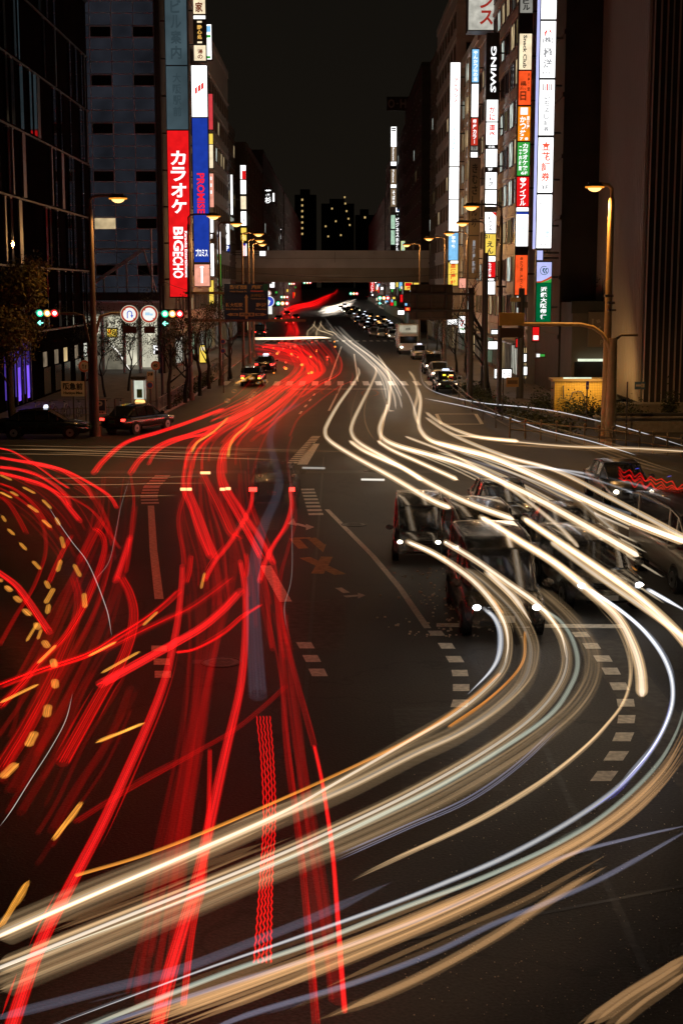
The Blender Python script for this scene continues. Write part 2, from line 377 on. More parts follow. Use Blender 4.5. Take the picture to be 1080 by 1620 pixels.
def building(name, label, x0, x1, y0, y1, h, wm, side, fh=3.6, win=(2.2, 1.7, 3.6), front=True, lit=.15, shop=None, ribs=False, top=True):
    t = thing(name, label, 'building', ((x0+x1)/2, (y0+y1)/2, gz(y0)))
    cx, cy0, g0 = (x0+x1)/2, (y0+y1)/2, gz(y0)
    mb = MB(); X0, X1, Y0, Y1 = x0-cx, x1-cx, y0-cy0, y1-cy0
    mb.box(X0, X1, Y0, Y1, -3, h, wm)
    s = -1 if side == 'x-' else 1; xe = X0 if s < 0 else X1
    nfl = int((h-4.2)/fh)
    for k in range(nfl+1):                                     # floor bands
        z = 4.2 + k*fh
        if z > h-.3: break
        a, c = sorted((xe+.003*s, xe+.12*s)); mb.box(a, c, Y0-.1, Y1, z-.16, z+.12, wm)
        if front: mb.box(X0+.01, X1-.01, Y0-.1, Y0-.003, z-.16, z+.12, wm)
    if ribs:
        yy = Y0+.6
        while yy < Y1-.3:
            a, c = sorted((xe+.003*s, xe+.28*s)); mb.box(a, c, yy-.12, yy+.12, 4.4, h-.5, wm); yy += win[2]
    mb.build('wall', t)
    if top:
        mb = MB(); mb.box(X0-.12, X1+.12, Y0-.12, Y1+.05, h, h+.9, wm); mb.build('parapet', t)
        mb = MB(); w_ = (X1-X0)*.25; mb.box(-w_, w_, -.2*(Y1-Y0), .25*(Y1-Y0), h+.9, h+3.4, wm)
        for q in range(3): mb.box(-w_+q*1.5, -w_+q*1.5+1, -.35*(Y1-Y0), -.28*(Y1-Y0), h+.9, h+2, FRAME)
        mb.build('roof_plant_room', t)
    w, hh, pitch = win; cache = {}
    def W_(face, pane):
        if (face, pane.name) not in cache: cache[(face, pane.name)] = win_mesh(w, hh, pane, face)
        return cache[(face, pane.name)]
    cnt = 0
    for k in range(nfl):
        z = 4.2 + k*fh + fh*.55
        rowlit = random.random() < lit*.8
        n_ = max(1, int((Y1-Y0-.8)/pitch))
        for i in range(n_):
            if cnt >= 98: break
            y = Y0 + (Y1-Y0)*(i+.5)/n_
            pane = random.choice(LITW) if (rowlit and random.random() < .7) or random.random() < lit*.5 else random.choice([GLASS, GLASS, GLASS2])
            link('window', W_('x-' if s < 0 else 'x+', pane), t, (xe+.004*s, y, z)); cnt += 1
        if front:
            n_ = min(5, max(1, int((min(X1-X0, 9))/pitch)))
            for i in range(n_):
                if cnt >= 98: break
                x = (X0+.3+pitch/2 + i*pitch) if s < 0 else (X1-.3-pitch/2-i*pitch)
                pane = random.choice(LITW) if random.random() < lit*.3 else random.choice([GLASS, GLASS2])
                link('window', W_('y-', pane), t, (x, Y0-.004, z)); cnt += 1
    if shop:
        n_ = max(1, int((Y1-Y0)/4.5))
        for i in range(n_):
            a, c = Y0+(Y1-Y0)*i/n_+.3, Y0+(Y1-Y0)*(i+1)/n_-.3
            sm = random.choice(shop); mb = MB()
            p, q = sorted((xe+.01*s, xe+.06*s)); mb.box(p, q, a, c, .5, 2.9, sm)
            p, q = sorted((xe+.061*s, xe+.14*s))
            for u in range(5): yy = a+(c-a)*u/4; mb.box(p, q, yy-.05, yy+.05, .14, 3.0, FRAME)
            mb.box(p, q, a, c, 2.9, 3.05, FRAME); mb.box(p, q, a, c, .14, .5, FRAME)
            f = mb.build('shopfront', t)
            mb = MB(); p, q = sorted((xe+.15*s, xe+1.1*s)); mb.box(p, q, a, c, 3.12, 3.24, random.choice([wm, FRAME])); mb.build('awning', f)
    return t
W1 = mat('wall_brown', (.10, .085, .07), .85, noise=.15, scale=.6)
W2 = mat('wall_grey', (.40, .39, .38), .8, noise=.12, scale=.7)
W3 = mat('wall_beige', (.45, .42, .38), .8, noise=.12, scale=.5)
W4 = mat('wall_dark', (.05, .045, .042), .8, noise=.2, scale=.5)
W5 = mat('wall_pale_panel', (.62, .62, .58), .6, noise=.1, scale=.8)
SH = [emi('shop_white', (.95, .95, .8), .8, .4, scale=.7), emi('shop_warm', (1, .72, .35), .65, .45, scale=.6), emi('shop_green', (.6, .9, .6), .5, .4, scale=.8), emi('shop_dim', (.8, .6, .4), .2, .5)]
# --- left row
building('office_building', 'narrow office block behind the red karaoke sign', -27, -15, 134.2, 152, 52, W3, 'x+', win=(1.6,1.6,2.6), lit=.3, shop=SH)
building('office_building', 'beige office block behind the blue and white vertical sign', -27, -15, 152.3, 178, 36.5, W3, 'x+', win=(2.0,1.6,3.0), lit=.35, shop=SH)
building('office_building', 'dark flat fronted block just before the overpass on the left of the street', -28, -15, 178.3, 206, 36.5, W2, 'x+', lit=.1, shop=SH)
building('office_building', 'lower block touching the overpass on the left side of the street', -30, -15.2, 206.3, 221, 30, W1, 'x+', win=(2.4,1.8,3.3), lit=.25, shop=SH)
building('office_building', 'dark ribbed block on the left just beyond the overpass', -34, -15, 246, 300, 31, W1, 'x+', fh=4.2, win=(2.6,1.9,6), lit=.1, ribs=True, shop=SH)
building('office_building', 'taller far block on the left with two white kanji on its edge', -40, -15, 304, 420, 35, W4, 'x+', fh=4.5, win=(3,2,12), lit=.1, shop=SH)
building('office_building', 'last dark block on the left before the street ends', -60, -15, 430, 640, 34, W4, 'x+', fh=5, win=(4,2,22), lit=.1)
# --- right row
r2 = building('office_building', 'dark brown office block with small square windows behind the tall white sign tower', 15.6, 34, 100, 111.6, 52, mat('wall_black_brown', (.06, .045, .037), .8, noise=.2, scale=.5), 'x-', fh=4.1, win=(.95,.95,6), front=False, lit=.0)
mb = MB(); mb.box(-6.2, 8, -6.3, -5.81, -.2, 52, mat('wall_black_brown', (1,1,1))); mb.build('front_bay', r2)
wm_ = win_mesh(1.0, 1.0, GLASS2, 'y-')
for k in range(8): link('window', wm_, r2, (19.75-24.8, -6.31, 2.1+4.1*k+3.25))
for k in range(8): link('window', wm_, r2, (21.9-24.8, -6.31, 2.1+4.1*k+3.25))
building('shop_building', 'narrow restaurant block behind the multicoloured sign column', 15, 30, 112, 126, 44, W2, 'x-', fh=3.2, win=(2.4,2.0,2.9), lit=.75, shop=SH)
building('shop_building', 'grey office block behind the black and white sign column', 15, 30, 126.3, 140, 37, W2, 'x-', fh=3.2, win=(1.9,1.7,2.7), lit=.45, shop=SH)
building('shop_building', 'grey block behind the narrow blue and red signs', 15, 29, 140.3, 153, 32, W5, 'x-', fh=3.2, win=(1.6,1.6,2.4), lit=.4, shop=SH)
building('shop_building', 'pale ribbed block behind the long white sign', 14.9, 29, 153.3, 172, 33, W5, 'x-', fh=3.6, win=(3.2,1.9,3.7), lit=.8, ribs=True, shop=SH)
building('office_building', 'big dark office block with roof railings on the right before the overpass', 14.2, 34, 172.3, 205, 42, W2, 'x-', win=(2.3,1.7,4), lit=.12, shop=SH)
building('office_building', 'dark block touching the overpass on the right side of the street', 14.4, 34, 205.3, 221, 40, W1, 'x-', win=(2.0,1.7,3.2), lit=.12, shop=SH)
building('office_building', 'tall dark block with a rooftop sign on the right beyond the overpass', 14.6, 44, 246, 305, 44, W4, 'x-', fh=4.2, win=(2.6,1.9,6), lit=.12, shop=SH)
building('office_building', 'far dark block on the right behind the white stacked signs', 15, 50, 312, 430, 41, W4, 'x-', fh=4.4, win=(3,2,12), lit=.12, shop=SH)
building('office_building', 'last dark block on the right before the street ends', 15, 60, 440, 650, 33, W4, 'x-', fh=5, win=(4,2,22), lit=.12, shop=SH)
# --- towers closing the street
for i, (px0, px1, pt, Y, lab, ws) in enumerate([(466,500,308,1300,'far dark tower with one column of lit windows',[(478,y) for y in range(316,372,9)]),
        (508,560,322,1500,'far wide tower with scattered lit windows in the centre of the street end',[(515,358),(525,330),(531,350),(545,312),(546,322),(548,334),(551,346),(553,356),(519,374),(539,372)]),
        (562,592,340,1250,'far low tower with two lit windows near the right row',[(577,324+20),(587,368)])]):
    a, c = Q(px0, pt, Y), Q(px1, pt, Y)
    t = thing('far_tower', lab, 'building', ((a.x+c.x)/2, Y, 0)); hw = (c.x-a.x)/2
    mb = MB(); TWm = mat('far_tower_wall', (.012,.011,.010), .9); mb.box(-hw, hw, 0, 20, -2, a.z, TWm); mb.box(-hw*.5, hw*.4, 4, 14, a.z, a.z+5, TWm); mb.build('wall', t)
    em = emi('tower_window', (1, .68, .25), .55, .3)
    mb = MB(); mb.box(-.8, .8, -.3, -.05, -.9, .9, em); wme = mb.mesh('window')
    for (x, y) in ws:
        p = Q(x, y, Y); link('window', wme, t, (p.x-(a.x+c.x)/2, 0, p.z))

# --- left curtain-wall block (street wall at X=-20)
CW = mat('curtain_wall', (.008, .006, .007), .5, noise=.3, scale=.4, spec=0)
PAN = mat('pale_spandrel', (.045, .047, .048), .35, noise=.2, scale=.5)
GL3 = mat('mirror_glass', (.022, .02, .024), .06, spec=1.0)
t = thing('glass_office_block', 'dark department store wall of tall narrow glass panels at the left edge', 'building', (-20, 95, 0))
mb = MB(); mb.box(-40, 0, -30, 24, -.2, 62, CW)
for k in range(14): mb.box(.003, .10, -30, 24, 4.6+4.25*k, 4.72+4.25*k, mat('floor_line', (.03,.028,.028), .5))
mb.build('wall', t)
rs = random.Random(5); npn = 0
for k in range(12):
    z0 = 4.8+4.25*k
    for i in range(40):
        y = -29+i*1.35
        if y < -12 or rs.random() > .42 or npn > 98: continue
        z1 = z0+4.0; m = rs.choice([GL3, GL3, GL3, PAN]); d = rs.uniform(.08, .18)
        mb = MB(); mb.box(.003, d, y, y+rs.choice([.35,.6,.9]), z0, z1, m); mb.box(.003, d+.02, y-.03, y+.45, z1-.08, z1+.001, mat('panel_cap', (.12,.12,.12), .4))
        mb.build('glass_panel', t); npn += 1
PUR = emi('purple_uplight', (.22, .10, .95), 1.0, .5, scale=.35); PUD = emi('purple_dim', (.08, .04, .35), .5, .6, scale=.4)
for y in (-8.6, -5.8, -3.2):
    mb = MB(); mb.box(.02, .09, y, y+1.5, .8, 4.2, PUD); mb.box(.09, .13, y+.35, y+1.1, .5, 2.6, PUR)
    mb.box(.13, .2, y-.08, y+.06, .3, 4.5, FRAME); mb.box(.13,.2,y+1.45,y+1.6,.3,4.5,FRAME); mb.build('display_window', t)
for (y, c_) in ((3, SH[3]), (7, SH[3]), (10.5, SH[1]), (15, SH[3]), (19, SH[0])):
    mb = MB(); mb.box(.02, .08, y, y+1.1, 2.2, 3.2, c_); mb.box(.02,.07,y-.1,y+2.2,.3,2.1,GLASS); mb.build('display_window', t)
# small orange reflections of lamps are real: glass panels mirror the street lamps

# --- grid building facing us at Y=126
t = thing('glass_grid_building', 'glass office block with a square grid front and bright lobby behind the red sign', 'building', (-20.5, 126, 0))
SP = emi('dim_office_glass', (.0125, .0135, .018), 1.0, .4, scale=.35); MU = mat('mullion', (.75, .75, .85), .4)  # faint glow put into the glass, as street light leaves it black
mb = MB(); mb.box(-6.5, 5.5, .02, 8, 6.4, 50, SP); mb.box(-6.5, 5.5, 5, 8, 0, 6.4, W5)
mb.box(5.15, 5.6, -.25, 8, 0, 50, W4); mb.build('wall', t)
mb = MB()
for k in range(44): mb.box(-6.5, 5.14, -.06, .018, 6.6+k*1.0, 6.67+k*1.0, MU)
for x in (-6.4, -4.3, -2.2, -.35, 1.5, 3.35, 5.1): mb.box(x-.03, x+.03, -.10, -.061, 6.4, 50, MU)
mb.build('mullion_grid', t)
wmg = MB(); wmg.box(-.9, .9, -.09, -.03, 0, .9, GLASS)
for a in (-.92, .86): wmg.box(a, a+.06, -.16, -.091, -.03, .93, MU)
wmg.box(-.86, .86, -.16, -.091, -.03, .03, MU); wmg.box(-.86, .86, -.16, -.091, .87, .93, MU); wmg = wmg.mesh('window')
wml = MB(); wml.box(-.9, .9, -.09, -.03, 0, .9, LITW[0]); wml = wml.mesh('window')
for k in range(10):
    for x in (-3.2, .58, 4.2):
        if rs.random() < .8 or x == .58: link('window', wml if (k == 1 and x == .58) else wmg, t, (x, -.02, 7.65+4.0*k+1))
LOB = emi('lobby_light', (.95, .90, .68), .62, .5, scale=.5); LOB2 = emi('lobby_shade', (.4, .36, .26), .35, .5, scale=.9)
mb = MB(); mb.box(-6.5, 5.1, 4.9, 4.99, .2, 5.2, LOB2)
for (x0_, x1_, z0_, z1_) in ((-2.4, -.6, 3.4, 5.0), (-.2, 1.1, 2.2, 5.0), (1.4, 2.4, .6, 4.6), (2.9, 4.8, .4, 5.0), (-5.8,-5,1,4.6)): mb.box(x0_, x1_, 4.8, 4.899, z0_, z1_, LOB)
mb.build('lit_lobby', t)
mb = MB()
for x in (-6.3, -3.9, -2.0, 0, 1.9, 3.3, 5.0): mb.cyl((x, .5, 0), (x, .5, 6.3), .16, MU, n=8)
for k in range(20): mb.box(-6.3+k*.57, -6.27+k*.57, .3, .34, 2.6, 6.0, MU)
mb.build('lobby_column', t)
mb = MB(); mb.box(-6.5, 5.4, -1.6, .0, 5.6, 6.3, mat('canopy_white', (.45,.44,.45), .5)); mb.box(-6.5, 5.4, -1.7, -1.61, 6.3, 6.45, MU)
mb.box(-6.4, 5.3, -1.3, -.1, 6.5, 7.2, W4); mb.build('entrance_canopy', t)
mb = MB(); TR = mat('truss_white', (.5, .5, .52), .4)
for (a, c) in (((-1.9,-.5,7.0),(3.9,-.5,10.8)), ((-1.9,-.5,7.0),(-1.9,-.5,10.9)), ((3.9,-.5,10.9),(5.0,-.5,7.0)), ((-1.9,-.5,10.9),(5.0,-.5,10.9)), ((4.6,-.6,5.0),(4.6,-.6,12.6)), ((.4,-.5,7.0),(.4,-.5,8.6)),((2.4,-.5,7),(2.4,-.5,9.8))): mb.cyl(a, c, .09, TR, n=6)
mb.cyl((-1.7,-.55,7.3),(3.9,-.55,11.0), .06, TR, n=6); mb.build('roof_truss', t)
mb = MB(); mb.tube([(2.1,2,.3),(1.2,2.2,1.8),(.3,2.6,2.7)], .07, emi('handrail_light', (1,.95,.85), 1.2, 0), n=5); mb.build('lit_handrail', t)

# --- right fin building
t = thing('finned_office_tower', 'grey tower with closely spaced vertical fins at the right edge', 'building', (18.3, 85, 0))
FW = mat('fin_wall', (.055, .05, .047), .6, noise=.2, scale=.6); FN = mat('metal_fin', (.62, .52, .44), .45)
mb = MB(); mb.box(0, 24, 0, 15, .6, 62, FW)
for k in range(16): mb.box(-.02, 24, -.03, -.003, 3.9*k+3.2, 3.9*k+3.27, W4)
mb.build('wall', t)
mb = MB()
for i in range(40):
    x = .05+i*.36; mb.box(x-.025, x+.025, -.30 if i % 3 else -.2, -.031, .8, 62, FN)
for i in range(30): y = .4+i*.5; mb.box(-.2, -.021, y-.03, y+.03, .8, 62, FN)
o = mb.build('fin', t)
mb = MB(); mb.box(-2.5, 26, -2.2, -.6, 0, .85, mat('planter_stone', (.25,.22,.18), .8, noise=.2)); mb.build('planter_plinth', t)

# --- annex with faint letter board
t = thing('low_annex', 'low dark shop building with a big dim letter board behind the curved lamp arm', 'building', (18.3, 97, 0))
mb = MB(); mb.box(-2.6, 7, -2, 2.8, 0, 6.6, W1); mb.box(-2.7, 7, -2.15, -2.003, 5.9, 6.7, W4); mb.build('wall', t)
mb = MB(); mb.box(-1.6, 1.9, -2.4, -2.16, 3.7, 6.0, mat('dim_board', (.16,.12,.09), .7)); bo = mb.build('letter_board', t)
mb = MB(); lm = mat('dim_letters', (.3,.24,.17), .6)
for i, ch in enumerate('じゅう宮'): put(mb, ch, -1.4+i*.82, -.75+i*.82, 4.5, 5.8, -2.42, lm)
for i, ch in enumerate('PLACE'): put(mb, ch, -.8+i*.3, -.6+i*.3, 3.85, 4.15, -2.42, lm)
mb.build('lettering', bo)
mb = MB(); mb.box(-2.4, 1.6, -2.06, -2.02, .4, 2.7, GLASS); mb.box(-2.2, 1.4, -2.5, -2.1, 2.75, 2.9, emi('tube_light', (.9,1,.75), 1.0, .2)); mb.build('shopfront', t)
# yellow kiosk lit by sodium
t = thing('subway_kiosk', 'yellow tiled kiosk wall with a lit eave beside the lamp post', 'kiosk', (15.2, 87, 0))
TI = bpy.data.materials.new('yellow_tile'); TI.use_nodes = True; n = TI.node_tree; b = n.nodes['Principled BSDF']
br = n.nodes.new('ShaderNodeTexBrick'); tcx = n.nodes.new('ShaderNodeTexCoord'); mp = n.nodes.new('ShaderNodeMapping'); mp.inputs['Rotation'].default_value = (R(90), 0, 0)
br.offset = 0; br.inputs['Scale'].default_value = 5; br.inputs['Color1'].default_value = (.85, .55, .10, 1); br.inputs['Color2'].default_value = (.78, .5, .09, 1); br.inputs['Mortar'].default_value = (.2, .13, .05, 1); br.inputs['Mortar Size'].default_value = .03; br.inputs['Row Height'].default_value = .5
n.links.new(tcx.outputs['Object'], mp.inputs[0]); n.links.new(mp.outputs[0], br.inputs['Vector']); n.links.new(br.outputs[0], b.inputs['Base Color'])
mb = MB(); mb.box(-1.9, 1.75, -.6, .9, 0, 1.95, TI); mb.build('wall', t)
mb = MB(); mb.box(-2.05, 1.85, -.75, 1.0, 1.96, 2.1, mat('kiosk_roof', (.3,.2,.08), .6)); mb.build('roof', t)
mb = MB(); mb.box(-1.4, .3, -.74, -.68, 2.12, 2.2, emi('tube_light', (1,1,1))); mb.build('tube_lamp', t)
mb = MB(); mb.tube([(-1.4,-.72,1.7),(-1.35,-.72,.9),(-1.0,-.72,.8),(-.8,-.72,1.3),(-.3,-.72,1.35),(-.1,-.72,1.0),(-.1,-.72,.3)], .04, FRAME, n=5); mb.build('cable', t)

# --- overpass
OC = mat('overpass_concrete', (.50, .48, .45), .85, noise=.15, scale=.3); OG = mat('overpass_girder', (.30, .26, .20), .6, noise=.15, scale=.3)
t = thing('overpass', 'grey concrete expressway bridge crossing over the street', 'overpass', (0, 229, 0))
mb = MB()
for i in range(-14, 14): mb.box(i*6.0+.02, i*6.0+5.98, -7.4, -7.1, 11.0, 13.1, OC); mb.box(i*6+.02, i*6+5.98, 7.1, 7.4, 11, 13.1, OC)
mb.box(-84, 84, -7.5, -7.0, 13.11, 13.3, OC); mb.build('parapet', t)
mb = MB(); mb.box(-84, 84, -7.09, 7.09, 10.7, 11.5, OC); mb.build('deck', t)
for y in (-6.6, -2.2, 2.2, 6.6):
    mb = MB(); mb.box(-84, 84, y-.15, y+.15, 8.7, 10.69, OG); mb.box(-84, 84, y-.4, y+.4, 8.55, 8.699, OG)
    for i in range(-14, 14): mb.box(i*6-.04, i*6+.04, y-.33, y-.151, 8.701, 10.68, OG)
    mb.build('girder', t)
for x in (-22, 23): mb = MB(); mb.box(x-1.2, x+1.2, -5, 5, -.5, 8.54, OC); mb.build('pier', t)
mb = MB(); mb.tube([(-80,-7.75,9.6),(80,-7.75,9.6)], .09, OG, n=6, caps=True); mb.tube([(-80,-7.7,12.1),(80,-7.7,12.1)], .05, OG, n=5, caps=True); mb.build('service_pipe', t)

# ================================================================ SIGNS
EW = emi('sign_white', (1, 1, .98), 1.9, .12); EWW = emi('sign_cream', (1, .82, .55), 1.05, .2)
ER = emi('sign_red', (.85, .01, .012), .95, .15); EB = emi('sign_blue', (.015, .05, .42), .85, .12); EO = emi('sign_orange', (1, .28, .01), 1.0, .25)
ERO = emi('sign_vermilion', (1, .10, .02), 1.0, .25); EG = emi('sign_green', (.05, .42, .06), .9, .12); EDG = emi('sign_deep_green', (.0, .13, .04), .9, .1)
EY = emi('sign_yellow', (1, .70, .10), 1.0, .15); EP = emi('sign_pink', (1, .42, .30), .95, .2); ELB = emi('sign_light_blue', (.25, .6, .95), 1.0, .15); ELV = emi('sign_lavender', (.55, .58, 1), 1.0, .1)
EBR = emi('sign_brown', (.25,.17,.10), .8, .1); EGR = emi('sign_grey', (.35,.34,.3), .7,.2)
DK = mat('sign_dark', (.035, .03, .03), .5); SB = emi('dim_blue_grey_panel', (.048, .075, .088), 1.0, .25, scale=.4)  # blue grey panel glows by itself, in place of light falling on it
INK = mat('ink_black', (.01, .01, .01), .5); LR = emi('letter_red', (.9, .02, .01), .9, 0); LW = emi('letter_white', (1, 1, 1), 1.3, 0); LBr = emi('letter_brown', (.25, .04, .01), .6, 0)
LG = emi('letter_grey', (.42,.42,.44), .8, 0); LBl = emi('letter_blue', (.1,.25,.8), .9, 0); LPB = emi('letter_pale_blue', (.55,.75,.95), 1, 0); LK = emi('letter_dark', (.04,.035,.03), 1, 0)
def tower(label, Y, x0, x1, panels, T=.7, dx=(0, 0), arms=True, cat='sign', gap=.0, frame=DK, side=None, group=None):
    ym = (panels[0][0]+panels[-1][1])/2
    X0, X1 = Q(x0, ym, Y).x, Q(x1, ym, Y).x; cx = (X0+X1)/2; hw = (X1-X0)/2
    zt, zb = Q(0, panels[0][0], Y).z, Q(0, panels[-1][1], Y).z
    t = thing('sign_tower', label, cat, (cx, Y, zb), group=group)
    mb = MB(); mb.box(-hw-.06, hw+.06, .04, T, -.06, zt-zb+.06, frame)
    if side: mb.box(-hw-.10, -hw-.061, .1, T-.1, 0, zt-zb, side)
    if arms:
        s = 1 if cx > 0 else -1; L = abs((15 if cx > 0 else -15)-cx)
        n_ = max(2, int((zt-zb)/3))
        if L > hw+.1:
            for i in range(n_): z = (zt-zb)*(i+.5)/n_; a, c = sorted((s*(hw+.06), s*(L+.2))); mb.box(a, c, T*.4, T*.6, z-.06, z+.06, frame)
    mb.build('sign_frame', t)
    for p in panels:
        y0, y1, m, tx = p[0], p[1], p[2], (p[3] if len(p) > 3 else [])
        a, c = Q(0, y1, Y).z-zb, Q(0, y0, Y).z-zb
        mb = MB(); mb.box(-hw, hw, .0, .039, a+.03, c-.03, m); o = mb.build('panel', t)
        if tx:
            mb = MB()
            for (s_, mode, fx0, fx1, fy0, fy1, tm) in tx:
                xa, xb = -hw+2*hw*fx0, -hw+2*hw*fx1; za, zb_ = c-(c-a)*fy1, c-(c-a)*fy0
                if mode == 'v': stack(mb, s_, xa, xb, za, zb_, -.02, tm)
                elif mode == 'h': put(mb, s_, xa, xb, za, zb_, -.02, tm, keep=False)
                elif mode == 'l': put(mb, s_, xa, xb, za, zb_, -.02, tm, 1, keep=False)
                elif mode == 'r': put(mb, s_, xa, xb, za, zb_, -.02, tm, 3, keep=False)
                elif mode == 'b': mb.box(xa, xb, -.021, -.001, za, zb_, tm)
                elif mode == 'q': mb.add([(-hw+2*hw*u, -.021, c-(c-a)*w) for u, w in s_], [tuple(range(len(s_)))], tm)
            mb.build('lettering', o)
    return t
# right, nearest tower
def ring(cx_, cz, r0, r1, n=20, a0=0, a1=360):
    A = [a0+(a1-a0)*i/n for i in range(n+1)]
    return [[(cx_+r1*math.cos(R(A[i])), cz+r1*math.sin(R(A[i]))), (cx_+r1*math.cos(R(A[i+1])), cz+r1*math.sin(R(A[i+1]))), (cx_+r0*math.cos(R(A[i+1])), cz+r0*math.sin(R(A[i+1]))), (cx_+r0*math.cos(R(A[i])), cz+r0*math.sin(R(A[i])))] for i in range(n)]
tower('tallest white lit sign tower with stacked company panels in black and red characters', 98, 852.5, 876, [
    (-58, 30, EW, []),
    (32, 123, EW, [([(.25,.2),(.45,.14),(.3,.3)],'q',0,0,0,0,LR),([(.5,.1),(.75,.22),(.6,.2)],'q',0,0,0,0,LR),('(株)', 'h', .12, .85, .28, .40, LG), ('極洋', 'v', .2, .8, .46, .84, LG), ('東京本社', 'h', .12, .88, .89, .93, LG)]),
    (125, 214, EW, [('', 'b', .22, .28, .08, .2, LBr), ('', 'b', .36, .42, .08, .2, LG), ('', 'b', .47, .56, .08, .2, LR), ('', 'b', .62, .68, .08, .2, LG), ('', 'b', .76, .82, .08, .2, LBr), ('いちよし証券', 'v', .32, .68, .25, .95, LG)]),
    (216.5, 305, EW, [('立花証券', 'v', .22, .8, .07, .8, emi('letter_coral', (.95,.12,.06), 1, 0)), ('3F', 'h', .22, .75, .86, .94, LG)]),
    (307, 393, EW, [('コンタクトレンズ眼科', 'v', .62, .86, .08, .82, LPB), ('2F 3F', 'h', .15, .8, .90, .94, LG), ('', 'b', .12,.32,.10,.115,LG), ('', 'b', .12,.32,.16,.175,LG)])],
    T=1.3, side=ELV)
tower('small white lamp box between the white tower and the bank sign', 98, 849, 858, [(395.5, 412, ELV)], T=.6)
ring_q = [q for q in ring(.5, .22, .26, .30, 22, -40, 300)]
t = tower('green and white bank sign with a round emblem and white characters', 98, 848, 871, [
    (414, 447, ELV, [(q, 'q', 0,0,0,0, emi('emblem_teal', (.02,.10,.14), 1, 0)) for q in [[(.5+(a-.5)*1.0, .42+(b_-.22)*.72) for a, b_ in qq] for qq in ring_q]] +
        [([(.42,.3),(.56,.3),(.46,.42),(.6,.56),(.5,.56),(.36,.42)], 'q', 0,0,0,0, emi('emblem_teal', (1,1,1))), ([(.6,.3),(.72,.32),(.62,.42),(.72,.54),(.66,.56),(.54,.42)], 'q', 0,0,0,0, emi('emblem_teal', (1,1,1))),
         ([(0,.94),(.3,.93),(.65,.82),(1,.68),(1,.80),(.65,.92),(.3,1.0),(0,1.0)][::-1], 'q',0,0,0,0, emi('swoosh_red',(.7,.1,.02),.8,0)), ([(.25,1.0),(.65,.925),(1,.81),(1,1.0)][::-1],'q',0,0,0,0, EG)]),
    (447, 510, EDG, [('近畿大阪銀行', 'v', .28, .72, .10, .93, LW)])], T=.8)
tower('multicoloured column of restaurant and loan panels, cream at the top', 108, 818.5, 837.5, [
    (-20, 20, EGR, [('ビル','v',.2,.8,.4,.9,INK)]),
    (52, 110, EWW, [('Snack Club','r', .3, .6, .05, .95, LK)]),
    (111, 166, ERO, [('縁日','v', .12, .62, .28, .88, LBr), ('大衆食堂','v', .7, .92, .05, .6, LBr)]),
    (167.5, 223, EO, [('','b', .18,.78,.04,.24,LW), ('かつ丼','v', .15,.65,.28,.86,LW), ('居酒屋','v',.7,.93,.28,.66,LW), ('7 8','h',.15,.85,.89,.97,LW)]),
    (224, 278, EG, [('カラオケ館','v', .40,.85,.04,.85,LW), ('二十四時間','v',.12,.34,.12,.85,LW), ('6F','h',.3,.85,.87,.96,LW)]),
    (279, 327, ER, [('♥アイフル','v', .25,.75,.03,.97,LW)]),
    (327.5, 334.5, EW, []), (335, 390, EW, [('','b',0,1,0,.07,EB),('占い','h',.3,.7,.01,.06,LW),('酒処','h',.3,.75,.42,.52,LPB)]),
    (390.5, 402.5, DK, []), (403, 467, ERO, [('串かつ居酒屋でござる','v',.38,.62,.05,.95,LBr)])], T=.8)
tower('black and white sign column with big rotated letters and red crab characters', 130, 768, 785.5, [
    (52, 156, DK, [('SWING', 'l', .30, .80, .20, .90, LW)]),
    (157, 192, EW, [('かに','v', .25,.8,.28,.98,LR)]), (193, 229, EW, [('道楽','v', .22,.8,.06,.72,LR)]), (229.5,234.5,DK,[('のSR','h',.2,.8,.1,.9,LW)]),
    (235, 264, EW, []), (264.5,271,DK,[('9F','h',.2,.6,.1,.9,LW)]), (272, 299, EW, [('相区','v',.3,.75,.28,.85,LG)]), (300, 327, EW, [('6 |','h',.1,.4,.05,.2,LG)]), (327.5,334.5,DK,[]),
    (335, 369, EW, [('LAVA','v', .3,.7,.2,.9,LG), ([(.6,.02),(1,.02),(1,.2)][::-1],'q',0,0,0,0,LR)]), (370, 404, EY, [('えん','v', .2,.8,.32,.95,LK), ('21','h',.05,.45,.05,.2,LK)]),
    (405, 414, EW, [('4 |','h',.1,.4,.2,.8,LG)]), (414.5, 439, ER, [('もつ鍋酒場','v',.38,.62,.03,.97,LW)]), (440,444.5,DK,[('','b',.1,.9,.2,.8,EW)]), (445, 466, EW, [])], T=.8)
tower('narrow column of blue, white and red panels beside the long white sign', 148, 745.5, 756, [
    (77, 130, ELB, [('やんかつらの湯','v', .2,.8,.04,.97,LW)]), (132, 185, EW, []), (186, 230, emi('sign_brick_red',(.6,.04,.02),.9,.1), [('銀座カラー','v',.22,.78,.04,.95,LW)]), (230.5,238,EGR,[('7F','h',.2,.8,.1,.9,LK)]), (240, 249, EW)], T=.8)
tower('dark unlit panel with black brush characters under the narrow column', 146, 742, 757.5, [(250, 372, mat('dim_brown_sign', (.16,.14,.11), .7), [('きむさしん坊', 'v', .22, .78, .06, .9, INK)]), (373, 440, mat('dim_brown_sign', (1,1,1)), [('居酒屋料理','v',.35,.65,.1,.9,LG)])], T=.6)
tower('very long white sign with red characters and pale rotated letters', 165, 710.5, 725.5, [
    (98, 263, EW, [('アデランス','v',.35,.8,.15,.39,LR), ('ADERANS','r',.25,.62,.62,.86,LPB)]), (264, 315, EW), (315.5, 366, EW), (368, 412, ELB, [('学習塾','v',.3,.7,.1,.6,LW)]), (415, 452, EY, [('居酒屋村','v',.05,.95,.02,.98,LR)])], T=.9)
